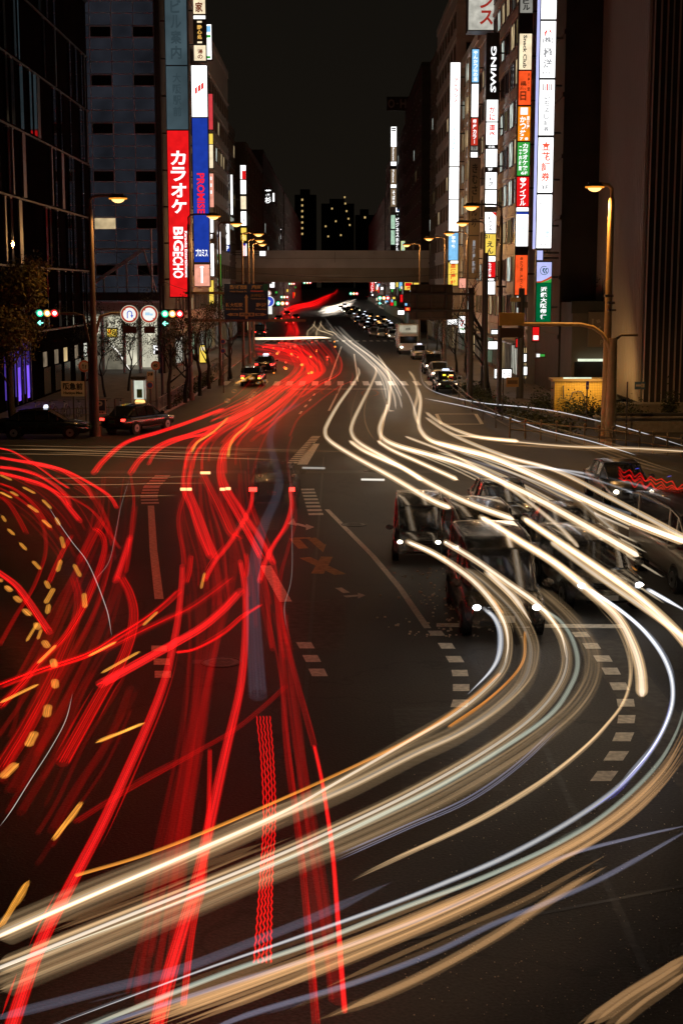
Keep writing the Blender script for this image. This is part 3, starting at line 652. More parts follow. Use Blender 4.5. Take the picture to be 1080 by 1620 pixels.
tower('big white rooftop sign box with red characters at the top of the frame', 140, 741, 783, [(-40, 47, emi('sign_dim_white', (.62,.60,.52), .8, .3), [('ダンス', 'v', .42, .92, .02, .92, emi('letter_maroon', (.4,.03,.02), .8, 0))])], T=2.2)
tower('far stack of white and brown panels beyond the overpass', 355, 618, 626.5, [
    (200, 232, EW, [('','b',.1,.9,.05,.12,DK),('','b',.1,.9,.16,.22,DK)]), (232, 255, EBR, [('Restaurant','r',.3,.6,.05,.95,LW)]), (255.5,262,EW), (267, 291, EBR, [('Palace','r',.3,.6,.05,.9,LW)]), (291.5, 297, EW), (298, 327, EBR, [('そば処','v',.3,.8,.1,.9,LW)])], T=1.2)
tower('far pale green double panel under the brown stack', 355, 618, 626, [(340, 362, emi('sign_pale_green',(.5,.75,.55),.8,.3)), (364, 387, emi('sign_pale_green',(1,1,1))), (398, 404, ER)], T=1)
tower('far vertical row of white and blue characters', 340, 625, 631, [(327, 400, DK, [('L・ビジネスホテル', 'v', .1, .95, .01, .99, LW), ('ク','v',.5,.95,.05,.12,LBl)])], T=.5)
tower('far small yellow green sign beside a street lamp', 300, 634, 640, [(381, 404, emi('sign_lime',(.75,.9,.4),.9,.1), [('カラオケ','v',.3,.8,.05,.95,LBl)])], T=.5)
t = tower('faint unlit rooftop letters on the right beyond the overpass', 300, 612, 655, [(153, 174, mat('rooftop_board',(.03,.028,.026),.8), [('O', 'h', .03,.28,.15,.85, mat('faint_letter',(.25,.24,.22),.6)), ('-','h',.33,.42,.45,.55, mat('faint_letter',(1,1,1))), ('HA','h',.48,.95,.15,.85, mat('faint_letter',(1,1,1)))])], T=.5, arms=False)
# left signs
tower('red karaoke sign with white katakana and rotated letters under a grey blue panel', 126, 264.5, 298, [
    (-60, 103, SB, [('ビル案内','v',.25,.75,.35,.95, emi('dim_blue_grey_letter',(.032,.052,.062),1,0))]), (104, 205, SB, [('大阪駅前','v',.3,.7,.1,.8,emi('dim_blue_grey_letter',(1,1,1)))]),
    (206, 470, ER, [('カラオケ','v', .14,.86,.115,.50,LW), ('BIG', 'r', .20,.68,.575,.72,LW), ('ECHO','r',.16,.66,.725,.885,LW), ('Karaoke Entertainment','r',.74,.88,.60,.88,LW)])], T=1.2)
tower('blue and white loan sign with rotated red letters', 150, 305.5, 329.5, [
    (103, 185, EW, [([(.22,.44),(.36,.41),(.36,.53),(.22,.56)][::-1],'q',0,0,0,0,LR), ([(.42,.40),(.58,.36),(.58,.48),(.42,.52)][::-1],'q',0,0,0,0,LR), ([(.62,.36),(.78,.32),(.78,.44),(.62,.48)][::-1],'q',0,0,0,0,LR)]),
    (186, 415, EB, [('PROMISE','r',.25,.75,.38,.66, emi('letter_scarlet',(1,.015,.03),1,0)), ('プロミス','h',.1,.9,.905,.96,LW)]),
    (418, 453, EP, [('','b',.42,.56,.08,.85,LW), ('','b',.36,.62,.10,.16,LW)])], T=1.0)
tower('cream and black japanese restaurant panels above the blue sign', 150, 306.5, 325, [
    (-12, 22, EWW, [('家','v',.15,.8,.4,.95,LBr)]), (24, 30, EW), (31, 70, DK, [('酔心処','v',.3,.7,.2,.8,emi('letter_gold',(1,.55,.12),.9,0)), ('','b',.3,.7,.05,.12,EWW),('','b',.3,.7,.88,.95,EWW)]), (71, 96, EWW, [('湯の','v',.3,.75,.25,.9,LBr)])], T=.9)
tower('white advertisement with green figure behind the restaurant panels', 170, 325.5, 334.5, [(38, 94, EW, [('','b',.1,.9,.05,.22,ELB), ('','b',.1,.9,.3,.38,EG), ('','b',.15,.8,.9,.97,EG)])], T=.8)
tower('pinkish red plain sign strip right of the blue sign', 172, 330, 336.5, [(148, 205, emi('sign_rose',(.75,.06,.07),.9,.1))], T=.6)
tower('cream strip with orange top right of the blue sign', 172, 330, 337, [(211, 228, EY), (228.5, 266, EWW)], T=.6)
tower('pink menu strip above the left street lamp', 172, 331, 338, [(274, 328, EP, [('','b',.3,.6,.1,.2,LW),('','b',.3,.6,.3,.4,LW),('','b',.3,.6,.5,.6,LW)])], T=.6)
tower('white strip beside the left street lamp head', 172, 331, 338, [(337, 368, EW), (369, 380, DK, [('1F','v',.1,.8,.1,.9,LW)]), (385, 437, EW)], T=.6)
tower('yellow sign board behind the left trees', 172, 317, 338, [(443, 482, EY, [('本日','v',.15,.35,.2,.9,LBr)])], T=.4)
tower('green and white lit sign with a leaf curve left of the blue road sign', 185, 339.5, 349.5, [
    (366, 402, EW, [([(.2,.15),(.5,.1),(.8,.2),(.5,.3)],'q',0,0,0,0,EB)]), (402, 490, emi('sign_leaf_green',(.03,.50,.04),.9,.1), [('ライフ','v',.15,.85,.1,.6,LW)])], T=.8)
tower('white sign with a brush stroke beside the second left lamp', 200, 352.5, 363, [(354, 387, EW, [('ん','h',.2,.8,.1,.5,LK)]), (387.5, 398, EB, [('P','h',.5,.9,.1,.9,LW)])], T=.8)
tower('thin white vertical tube light on the left row', 205, 365, 368, [(276, 340, EW)], T=.3)
tower('left column of small white and yellow panels with a red square on top', 212, 381, 389.5, [
    (261, 283.5, EW, [('','b',.3,1,.4,1,ER),('ー','v',.4,.7,.45,.8,LW)]), (284.5, 307, EW), (310, 331, EWW), (334, 357, EW, [('店','v',.3,.7,.5,.8,LG)]), (360, 369, EY), (371, 381, EY, [('ビル','h',.2,.8,.2,.8,EWW)]), (385, 405, EW, [('','b',.5,.7,.1,1,ER),('','b',.1,.9,0,.2,EB)])], T=.8)
tower('two large white kanji on the dark left block beyond the overpass', 298, 418.5, 429.5, [(298, 323, DK, [('若杉','v',.05,.95,.03,.97,LW)])], T=.6)
tower('small white strip beside the two kanji', 300, 431.5, 434, [(305, 319, EW)], T=.3)
tower('two smaller lavender white kanji further away on the left', 400, 436.5, 446, [(360, 382, DK, [('若杉','v',.1,.9,.03,.97,LW)])], T=.6)
tower('far vertical string of white characters at the left street end', 520, 452, 458, [(357, 402, DK, [('コンタクトセンター','v',.05,.95,.0,1,LW)])], T=.6)
tower('white lit box below the left lamp heads', 222-9.5, 411, 420, [(397, 405, EW)], T=.4)
# small signs over the far and right pavements
sm = [(585.5,592,446,461,330,ER,'red strip with white writing under the overpass',[('てんしん','v',.2,.8,.05,.95,LW)]),(617,624,447,457,330,EW,'two tier white box sign under the overpass',[('','b',0,1,.46,.54,DK)]),
  (634,638,454,467,330,DK,'tiny vertical white script under the overpass',[('Para','r',.1,.9,.05,.95,LW)]),(639.5,652,446.5,459,240,EY,'red and yellow square sign under the overpass',[('','b',.08,.92,.08,.5,ER),('鍋','h',.3,.7,.55,.9,LR)]),
  (654,664,447,451,240,EY,'tiny yellow strip beside the square sign',[]),(640,651,486,492,240,ER,'small red and yellow sign below the grey box',[('弁当','h',.2,.6,.1,.9,EY)]),
  (640,651,464,479,235,mat('dim_brown_sign',(1,1,1)),'dim grey box sign between two red signs',[]),(629,639,491,498,245,EW,'small white lit box left of the red sign',[]),
  (712,724,412,417,164,EW,'thin white strip under the light blue panel',[]),(707.5,723,505,514,150,EW,'wide white box under the brown back of the road sign',[]),
  (725,737,500,527,140,EW,'white convenience store sign with a coloured numeral',[('7','h',.2,.8,.25,.6,LR),('','b',.15,.85,.72,.8,EG)]),
  (726,737,440,456,155,EP,'peach coloured small board on the ribbed block',[]),(777,788,522,529,112,EW,'small white box sign with grey letters over the right pavement',[('CA','h',.2,.8,.2,.8,LG)]),
  (772,790,540,553,120,EW,'white lit shop board with a slanted edge behind the bare tree',[]),(782,788,584,599,104,EW,'white standing lantern sign left of the dark post',[('は','h',.2,.8,.3,.8,LG)]),
  (794,808,584,599,102,EW,'white standing lantern sign right of the dark post',[('やま','h',.1,.9,.3,.8,LG)]),(828,833,580,594,100,EW,'narrow white lantern sign near the shop corner',[]),
  (842,852,517,540,98.5,ER,'red and white banner under the bank sign',[('','b',.1,.9,.6,.9,LW)]),(816,822,536,550,104,ER,'red strip sign beside the dark post',[('','b',.3,1,.1,1,EW)]),
  (848,861,560,565,97,EG,'small green and white sign over the shop corner',[('','b',0,.4,0,1,LW)]),(825,832,560,573,103,EW,'small white sign with purple edge',[]),
  (170,185,520,533,122,EY,'yellow lit board in the left lobby',[('','b',.1,.4,.1,.6,EO)]),(243,250,546,560,122,DK,'white lit letter F in front of the left lobby',[('F','h',0,1,0,1,LW)]),
  (88,95,588,613,118,DK,'vertical white script on the dark left wall',[('HANKYU','r',.1,.9,0,1,emi('letter_dim_white',(.5,.5,.5),.8,0))]),
  (316,326,546,574,128,EY,'yellow lit poster panel on the left pavement',[('','b',.2,.8,.1,.3,EWW)]),(427,434,449,455,230,EW,'white square sign in front of the overpass',[])]
for (a, c, y0, y1, Y, m, lab, tx) in sm: tower(lab, Y, a, c, [(y0, y1, m, tx)], T=.25, arms=False)

rsn = random.Random(21)
for i in range(46):
    side = rsn.random() < .72; Y = rsn.uniform(246, 560)
    px = 540-(-1 if side else 1)*rsn.uniform(13.2,14.6)*2250/Y-10; py = 457+(7.5-gz(Y)-rsn.uniform(2.6,9.5))*2250/Y
    w = rsn.uniform(.3,.75)*2250/Y; h = rsn.uniform(.4,2.2)*2250/Y
    m, nm = rsn.choice([(EW,'white'),(EW,'white'),(ER,'red'),(EY,'yellow'),(EWW,'cream'),(EG,'green'),(ELB,'light blue'),(EO,'orange')])
    tower('tiny distant %s shop sign %s of the far street' % (nm, 'on the right side' if side else 'on the left side'), Y, px-w/2, px+w/2, [(py-h/2, py+h/2, m)], T=.2, arms=False, group='tiny distant %s shop signs, %s side' % (nm, 'right' if side else 'left'))
# ================================================================ STREET FURNITURE
POLE = mat('pole_paint', (.17, .12, .08), .5, noise=.15, scale=2); POLD = mat('pole_dark', (.06, .05, .045), .5); POLY = mat('pole_ochre', (.70, .46, .18), .5, noise=.15, scale=2)
SOD = emi('sodium_lamp', (1, .55, .17), 2.6, 0, sample=False)
def street_lamp(label, px, py, pole_px, Y, power=1500, m=POLE, r=.11, ex=0, poly=None):
    h = Q(px, py, Y); p = Q(pole_px, py, Y)
    t = thing('street_lamp', label, 'street lamp', (p.x, Y, 0), group='sodium lamps along the street')
    dx = h.x-p.x; s = 1 if dx > 0 else -1; z = h.z
    mb = MB(); mb.cyl((0,0,0), (0,0,z-.5), r*1.25, m, r*.8, n=12); mb.cyl((0,0,0), (0,0,.5), r*1.9, m, n=12); mb.build('pole', t)
    mb = MB(); mb.tube([(0,0,z-.6),(0,0,z-.05),(s*.15,0,z+.12),(s*.5,0,z+.17),(dx-s*.3,0,z+.17)], r*.55, m, n=8); mb.build('arm', t)
    mb = MB(); mb.blob((dx,0,z+.06), .48, .22, .17, POLD, n=12, half=1); mb.box(dx-.3,dx+.3,-.1,.1,z+.1,z+.25,POLD); hd = mb.build('lamp_head', t)
    mb = MB(); mb.blob((dx,0,z+.04), .34, .17, .23, SOD, n=12, half=-1); mb.build('lamp_bowl', hd)
    mb = MB(); mb.tube([(dx+.42*math.cos(k*math.pi/10), .2*math.sin(k*math.pi/10), z+.03) for k in range(21)], .045, emi('sodium_rim', (1,.33,.03), 1.1, 0, False), n=6); mb.build('lamp_rim', hd)  # added glowing ring imitates the orange halo around the lamp
    l = bpy.data.lights.new('sodium_light', 'SPOT' if Y < 125 else 'POINT'); l.energy = power*(.7 if Y < 90 else .45 if Y < 125 else 1.1); l.color = (1, .50, .15)
    if Y < 125: l.spot_size = R(152 if Y < 72 else 142); l.spot_blend = .55
    l.shadow_soft_size = .15
    lo = bpy.data.objects.new('sodium_light', l); S.collection.objects.link(lo); lo.parent = t; lo.location = (dx, 0, z-.32)
    return t
street_lamp('tall sodium lamp on the thick ochre pole at the right corner', 940, 297, 967, 69, 2600, POLY, .17)
street_lamp('sodium lamp at the left corner above the round signs', 187, 315, 143, 73, 1500, POLE, .14)
street_lamp('second left sodium lamp in front of the blue sign', 338, 343, 298, 97, 1300)
street_lamp('third left sodium lamp', 374, 355, 346, 108+4, 900)
street_lamp('fourth left sodium lamp, uppermost of the three clustered heads', 409, 371, 383, 128, 900)
street_lamp('fifth left sodium lamp, middle of the three clustered heads', 411, 381, 393, 146, 900)
street_lamp('sixth left sodium lamp, lowest of the three clustered heads', 415, 387, 400, 158, 900)
street_lamp('nearest of the dark armed sodium lamps on the right row', 745, 328, 793, 85, 1500, POLD)
street_lamp('second dark armed sodium lamp on the right row', 731, 354, 766, 107, 900, POLD)
street_lamp('third dark armed sodium lamp on the right row', 710, 370, 739, 127, 900)
street_lamp('fourth sodium lamp on the right row, pole in front of the overpass', 678, 378, 704, 142, 900)
street_lamp('fifth and farthest sodium lamp on the right row', 643, 388, 664, 165, 900)
# two unseen lamps added outside the frame to light the near road
for (x, y, z, lab, dx) in ((-17, 36, 12.3, 'added unseen sodium lamp at the near left corner of the junction', 1.6), (19, 27, 12.3, 'added unseen sodium lamp at the near right corner of the junction', -1.6)):
    t = thing('street_lamp', lab, 'street lamp', (x, y, 0), group='sodium lamps along the street')
    mb = MB(); mb.cyl((0,0,0),(0,0,z-.4), .17, POLY, .1, n=12); mb.build('pole', t)
    mb = MB(); mb.tube([(0,0,z-.5),(0,0,z),(dx*.3,0,z+.2),(dx*.8,0,z+.2)], .08, POLY, n=8); mb.build('arm', t)
    mb = MB(); mb.blob((dx,0,z+.06), .48,.22,.17, POLD, n=12, half=1); hd = mb.build('lamp_head', t)
    mb = MB(); mb.blob((dx,0,z+.05), .36,.18,.26, SOD, n=12, half=-1); mb.build('lamp_bowl', hd)
    l = bpy.data.lights.new('sodium_light', 'SPOT'); l.energy = 520; l.color = (1,.52,.15) if x < 0 else (1,.66,.36); l.spot_size = R(140); l.spot_blend = .6; l.shadow_soft_size = .15
    lo = bpy.data.objects.new('sodium_light', l); S.collection.objects.link(lo); lo.parent = t; lo.location = (dx, 0, z-.32)

SG = emi('signal_green', (.03, .75, .38), 1.5, 0, False); SA = emi('signal_amber', (1, .45, .08), 1.4, 0, False); SR = emi('signal_red', (1, .02, .02), 1.6, 0, False)
CO = emi('signal_core', (1, 1, 1), 1.6, 0, False)
def signal(label, px, py, Y, w, arrow=True, cat='traffic light', group=None, armto=None):
    """Japanese horizontal signal: green, amber, red; px,py centre, w pixel width"""
    c = Q(px, py, Y); k = w/2250*Y
    t = thing('traffic_light', label, cat, (c.x, Y, c.z), group=group); r = k*.155; hs = MB()
    hs.loft([[(a, b_, z_) for a, z_ in ((-k*.5, -r*.9), (-k*.42, -r*1.25), (k*.42, -r*1.25), (k*.5, -r*.9), (k*.5, r*.9), (k*.42, r*1.25), (-k*.42, r*1.25), (-k*.5, r*.9))] for b_ in (.0, .16)], POLD, smooth=False)
    hs.build('housing', t)
    for i, m in enumerate((SG, SA, SR)):
        x = -k*.31+i*k*.31
        mb = MB(); mb.cyl((x,-.04,0),(x,-.001,0), r*.95, m, n=18); mb.cyl((x,-.05,0),(x,-.041,0), r*(.58), CO, n=18); ln = mb.build('lens', t)
        mb = MB(); rr = []
        for q in range(9):
            a = R(180*q/8); rr.append((x+math.cos(a)*r*1.05, math.sin(a)*r*1.05))
        for (a, c_) in zip(rr, rr[1:]): mb.add([(a[0],-.3,a[1]),(c_[0],-.3,c_[1]),(c_[0],0,c_[1]),(a[0],0,a[1])], [(0,1,2,3)], POLD)
        mb.build('visor', ln)
    if arrow:
        mb = MB(); zc = -r*2.6; xc = -k*.31
        mb.box(xc-r, xc+r, 0, .14, zc-r, zc+r, POLD); ar = mb.build('arrow_housing', t)
        mb = MB(); q = r*.8
        for pts in ([(-q,0),(-.1*q,-q*.85),(.2*q,-q*.6),(-.35*q,0)], [(-q,0),(-.35*q,0),(.2*q,q*.6),(-.1*q,q*.85)], [(-.6*q,-.17*q),(q,-.17*q),(q,.17*q),(-.6*q,.17*q)]):
            mb.add([(xc+a, -.02 - (.002 if pts[2][0] == q else 0), zc+b_) for a, b_ in pts], [(0,1,2,3)], emi('arrow_green', (.25,1,.75), 2.5, 0, False))
        mb.build('arrow_lens', ar)
    return t
signal('leftmost traffic light with a green arrow, by the sodium lit tree', 75.5, 495.5, 72.6, 37)
signal('traffic light with a green arrow right of the two round signs', 273, 496.5, 72.6, 37)
signal('traffic light over the far right lanes, larger of the two right ones', 607, 471.5, 225, 20)
signal('small traffic light under the middle of the overpass', 559.5, 464.5, 330, 15, False)
signal('far traffic light with amber glow left of the red trails', 450, 470, 225, 14, False)
signal('big glaring traffic light beside the blue round sign', 447, 480, 200, 22, False)
signal('pair of far lamps high under the overpass, left side', 461.5, 449, 300, 11, False)
signal('faraway green traffic light right of the pair', 486, 447, 420, 14, False)
# signal and sign arms on the corner pole
t = thing('signal_mast', 'brown arms carrying the traffic lights and round signs on the left corner pole', 'signal mast', (Q(143,500,73.2).x, 73.2, 0))
z0 = Q(143, 540, 73.2).z; zA = Q(143, 496, 73.2).z
mb = MB(); mb.cyl((0,0,0),(0,0,z0-.3), .2, POLE, .17, n=12); mb.build('lower_pole', t)
xl, xr = Q(95,496,73.2).x-Q(143,496,73.2).x, Q(296,496,73.2).x-Q(143,496,73.2).x
mb = MB(); mb.tube([(0,0,z0-.5),(-.1,0,z0),(-.35,0,zA-.1),(-.8,0,zA),(xl,0,zA)], .07, POLE, n=8); mb.build('arm', t)
mb = MB(); mb.tube([(0,0,z0-.7),(.12,0,z0-.1),(.5,0,zA-.15),(1.1,0,zA+.02),(1.7,0,zA),(xr,0,zA)], .08, POLE, n=8); mb.build('arm', t)
RW = emi('round_sign_lit', (1,1,.95), .95, .05); RR = emi('round_sign_red', (.62,.05,.02), .7, .05); RB = emi('round_sign_cream', (.8,.75,.55), .7, 0)
BLU = emi('round_sign_blue', (.05,.10,.75), .8, 0)
def round_sign(label, px, py, Y, d, inner, glyphs=None, lit=True, pole=None):
    c = Q(px, py, Y); r = d/2*Y/2250
    t = thing('round_sign', label, 'traffic sign', (c.x, Y-.22, c.z))
    mb = MB(); mb.cyl((0,.04,0),(0,.0,0), r, RB if lit else mat('sign_rim', (.5,.45,.35)), n=28)
    mb.cyl((0,-.001,0),(0,-.006,0), r*.92, RR if lit else mat('sign_red_paint', (.45,.06,.03)), n=28)
    mb.cyl((0,-.008,0),(0,-.014,0), r*.72, inner, n=28)
    mb.build('disc', t)
    mb = MB()
    if glyphs == 'u':
        pts = [(-.22*r,-.018,-.45*r),(-.22*r,-.018,.1*r)] + [(-.22*r+.25*r*(1-math.cos(a)), -.018, .1*r+.25*r*math.sin(a)) for a in [R(20*i) for i in range(1,10)]] + [(.28*r,-.018,-.15*r)]
        mb.tube(pts, .055*r, BLU, n=5); mb.add([(.12*r,-.03,-.1*r),(.44*r,-.03,-.1*r),(.28*r,-.03,-.42*r)], [(0,1,2)][::1], BLU)
        mb.add([(-.66*r,-.02,.55*r),(-.55*r,-.02,.66*r),(-.4*r,-.02,.5*r),(-.5*r,-.02,.4*r)], [(0,1,2,3)], RR); mb.add([(.66*r,-.02,-.55*r),(.55*r,-.02,-.66*r),(.4*r,-.02,-.5*r),(.5*r,-.02,-.4*r)], [(0,1,2,3)], RR)
    elif glyphs == 'truck':
        lb = emi('faded_blue', (.5,.75,.95), .9, 0)
        mb.box(-.42*r,.08*r,-.03,-.018,-.12*r,.2*r,lb); mb.box(.1*r,.42*r,-.03,-.018,-.14*r,.08*r,lb)
        for s_ in (-1, 1): mb.add([(-.6*r*s_,-.02,.5*r*s_),(-.5*r*s_,-.02,.6*r*s_),(-.38*r*s_,-.02,.48*r*s_),(-.48*r*s_,-.02,.38*r*s_)], [(0,1,2,3)], RR)
    elif glyphs == 'arrows':
        for x in (-.2, .2): mb.box(x*r-.05*r, x*r+.05*r, -.03,-.018, -.4*r, .2*r, INK)
        mb.add([(-.38*r,-.03,.1*r),(-.02*r,-.03,.1*r),(-.2*r,-.03,.42*r)], [(0,1,2)], INK); mb.add([(.15*r,-.031,.2*r),(.15*r,-.031,-.1*r),(.45*r,-.031,.05*r)], [(0,1,2)], INK)
    elif glyphs: put(mb, glyphs, -.5*r, .5*r, -.35*r, .35*r, -.03, INK)
    if mb.v: mb.build('symbol', t)
    if pole: mbp = MB(); mbp.cyl((0,.08,-c.z),(0,.08,r), .04, POLD, n=8); mbp.build('post', t)
    return t
round_sign('round white sign with red rim and a blue u-turn arrow', 206, 497, 73, 28, RW, 'u')
round_sign('round white sign with red rim and a pale blue lorry shape', 237, 497, 73, 28, RW, 'truck')
for (a, c) in ((196,217),(229,246)):
    p, q = Q(a,516,73), Q(c,527,73); o = MB(); o.box(0,q.x-p.x,0,.03,q.z-p.z,0,mat('brown_plate',(.12,.07,.03),.6)); o.cyl(((q.x-p.x)/2,.06,q.z-p.z),((q.x-p.x)/2,.06,.7), .03, POLE, n=6)
    tag(o.build('sub_plate', None, (p.x, 72.8, p.z)), 'small brown plate hanging under the %s round sign' % ('left' if a < 200 else 'right'), 'sign plate')
round_sign('dim round sign with two arrows left of the corner pole', 135, 579, 76, 19, mat('sign_white_paint',(.4,.36,.28)), 'arrows', False, True)
round_sign('dim round speed sign on the left pavement post', 247, 578, 84, 15, mat('sign_white_paint',(1,1,1)), '40', False, True)
round_sign('dim no parking disc, upper on the second left post', 353, 540, 104, 8, mat('sign_blue_paint',(.04,.07,.3)), None, False, True)
round_sign('dim no parking disc, lower on the second left post', 353.2, 555, 103.5, 8, mat('sign_blue_paint',(1,1,1)), None, False)
round_sign('dim no parking disc on the left post near the phone box', 238, 609, 83, 11, mat('sign_blue_paint',(1,1,1)), None, False, True)
round_sign('lit white round sign above the blue round sign', 425, 464, 195, 9, RW, None)
# blue round sign
c = Q(425.5, 477, 190); t = thing('round_sign', 'large blue and white round lit sign right of the blue road sign', 'traffic sign', (c.x, 190, c.z)); r = .72
mb = MB(); mb.cyl((0,.04,0),(0,0,0), r, RW, n=28); mb.cyl((0,-.002,0),(0,-.01,0), r*.86, BLU, n=28)
mb.add([(-r*.9,-.02,r*.0),(-r*.6,-.02,-r*.68),(-r*.05,-.02,-r*.7),(r*.3,-.02,r*.1),(-r*.1,-.02,r*.3),(-r*.2,-.02,r*.8),(-r*.65,-.02,r*.62)], [tuple(range(7))], RW); mb.build('disc', t)
tag(MB() and (lambda m_: (m_.box(-.5,.5,0,.1,-.5,.5,RW), m_.build('lit_plate', None, tuple(Q(424.5,491,190))))[1])(MB()), 'square lit plate under the blue round sign', 'sign plate')

# overhead blue road sign
t = thing('road_sign_gantry', 'dark blue overhead road sign with white arrows on two brown arms', 'road sign', (Q(300,500,100).x, 100, 0)); ox = t.location.x
zt, zb = Q(0,449,100).z, Q(0,505.5,100).z; xa, xb = Q(349,0,100).x-ox, Q(420.5,0,100).x-ox
NB = mat('road_sign_blue', (.012,.03,.085), .45); NL = mat('road_sign_letter', (.34,.24,.13), .5); NG = mat('road_sign_green', (.01,.10,.08), .45)
mb = MB(); mb.cyl((0,0,0),(0,0,zt+1.2), .15, POLE, .12, n=12); mb.build('pole', t)
for z in (Q(0,463.5,100).z, Q(0,507,100).z): mb = MB(); mb.box(-.3, xb+(.0 if z > 6 else 2.6), .06, .2, z-.09, z+.09, POLE); mb.build('arm', t)
mb = MB(); mb.box(xa, xb, -.03, .05, zb, zt, NB); pn = mb.build('sign_panel', t)
w_ = xb-xa; hh = zt-zb; fx = lambda u: xa+w_*u; fz = lambda v: zt-hh*v
mb = MB(); mb.box(fx(.885), fx(.995), -.035,-.0305, fz(.19), fz(.005), NG)
put(mb, '西八幡西線', fx(.13), fx(.52), fz(.15), fz(.03), -.04, NL, keep=False); put(mb, 'Nishi-Yawata St.', fx(.13), fx(.52), fz(.235), fz(.19), -.04, NL, keep=False)
put(mb, '扇町', fx(.62), fx(.86), fz(.15), fz(.03), -.04, NL, keep=False); put(mb, 'Ogimachi', fx(.60), fx(.88), fz(.235), fz(.18), -.04, emi('sign_letter_red_reflection',(.35,.03,.01),.6,0), keep=False)  # red reflection on the romanised letters is put in as glow
put(mb, '天神橋筋', fx(.60), fx(.94), fz(.375), fz(.275), -.04, mat('road_sign_letter_dim',(.2,.16,.07)), keep=False); put(mb, 'Tenjinbashi-suji', fx(.60), fx(.94), fz(.44), fz(.40), -.04, NL, keep=False)
put(mb, '新大阪駅', fx(.03), fx(.42), fz(.65), fz(.53), -.04, NL, keep=False); put(mb, 'Shin-Osaka Sta.', fx(.03), fx(.42), fz(.73), fz(.68), -.04, NL, keep=False)
put(mb, '難波', fx(.72), fx(.96), fz(.65), fz(.53), -.04, NL, keep=False); put(mb, 'Namba', fx(.72), fx(.95), fz(.73), fz(.68), -.04, NL, keep=False)
mb.box(fx(.475), fx(.53), -.038,-.031, fz(.98), fz(.38), NL); mb.add([(fx(.455),-.039,fz(.39)),(fx(.55),-.039,fz(.39)),(fx(.503),-.039,fz(.29))], [(0,1,2)], NL)
mb.box(fx(.34), fx(.68), -.045,-.0401, fz(.91), fz(.81), NL); put(mb, '梅田新道', fx(.37), fx(.65), fz(.895), fz(.825), -.047, NB, keep=False)
for s_, u0, u1 in ((-1,.05,.31),(1,.96,.70)):
    mb.add([(fx(u0),-.038,fz(.86)),(fx(u0-s_*.10),-.038,fz(.81)),(fx(u0-s_*.10),-.038,fz(.91))][::s_], [(0,1,2)], NL)
    a, c = sorted((u0-s_*.10, u1)); mb.box(fx(a), fx(c), -.037,-.031, fz(.895), fz(.825), NL); put(mb, '国道', fx(a+.03), fx(c-.03), fz(.885), fz(.835), -.04, NB)
mb.build('lettering', pn)
# back of a road sign on the right
t = thing('road_sign_gantry', 'brown back of an overhead road sign on two dark arms at the right', 'road sign', (Q(768,500,98).x, 98, 0)); ox = t.location.x
BB = mat('sign_back', (.12,.085,.06), .7, noise=.15, scale=1)
mb = MB(); mb.cyl((0,0,0),(0,0,Q(0,400,98).z), .15, POLD, .12, n=12); mb.cyl((-1.0,.2,0),(-1.0,.2,Q(0,455,98).z), .22, POLD, .2, n=12); mb.build('pole', t)
xa, xb = Q(652,0,98).x-ox, Q(721,0,98).x-ox
for y in (465, 491.5): z = Q(0,y,98).z; mb = MB(); mb.box(xa, -.8, -.18, -.02, z-.08, z+.08, POLD); mb.build('arm', t)
mb = MB(); mb.box(xa, xb, .0, .06, Q(0,506,98).z, Q(0,450,98).z, BB)
for u in (.15, .5, .85): mb.box(xa+(xb-xa)*u-.05, xa+(xb-xa)*u+.05, -.17, -.001, Q(0,504,98).z, Q(0,452,98).z, POLD if u != .5 else BB)
for v in range(5): z = Q(0,454+v*12,98).z; mb.box(xa, xb, -.012, -.0005, z-.02, z+.02, POLD)
mb.build('sign_panel', t)
# curved arm with boxes on the right corner pole
t = thing('signal_mast', 'orange lit curved arm reaching left from the right corner pole with signal boxes', 'signal mast', (Q(967,600,68.6).x, 68.6, 0)); ox = t.location.x
q = lambda x, y: (Q(x,y,68.6).x-ox, 0, Q(x,y,68.6).z)
mb = MB(); mb.tube([q(966,560),q(962,545),q(952,528),q(938,518),q(918,513.5),q(880,513),q(826,513)], .10, POLY, n=8); mb.build('arm', t)
mb = MB(); mb.cyl((0,0,0),(0,0,Q(0,535,68.6).z), .27, POLY, .2, n=14); mb.build('lower_pole', t)
mb = MB(); mb.tube([q(967,552),q(972,538),q(982,530),q(1008,530)], .07, POLE, n=8); mb.build('arm', t)
a, c = q(789,495), q(828,515); mb = MB(); mb.box(a[0],c[0],-.15,.1,c[2],a[2],mat('signal_box_ochre',(.95,.52,.09),.6,noise=.15,scale=2)); mb.build('signal_back_box', t)
a, c = q(790,519), q(828,534); mb = MB(); mb.box(a[0],c[0],-.05,.1,c[2],a[2],mat('brown_plate',(1,1,1))); mb.build('plate', t)
for (x0_, x1_, y0_, y1_) in ((955,968,466,470),(960,970,477,481),(960,972,489,492)):
    a, c = q(x0_,y0_), q(x1_,y1_); mb = MB(); mb.box(a[0],c[0],-.3,.1,c[2],a[2],POLE); mb.build('bracket', t)
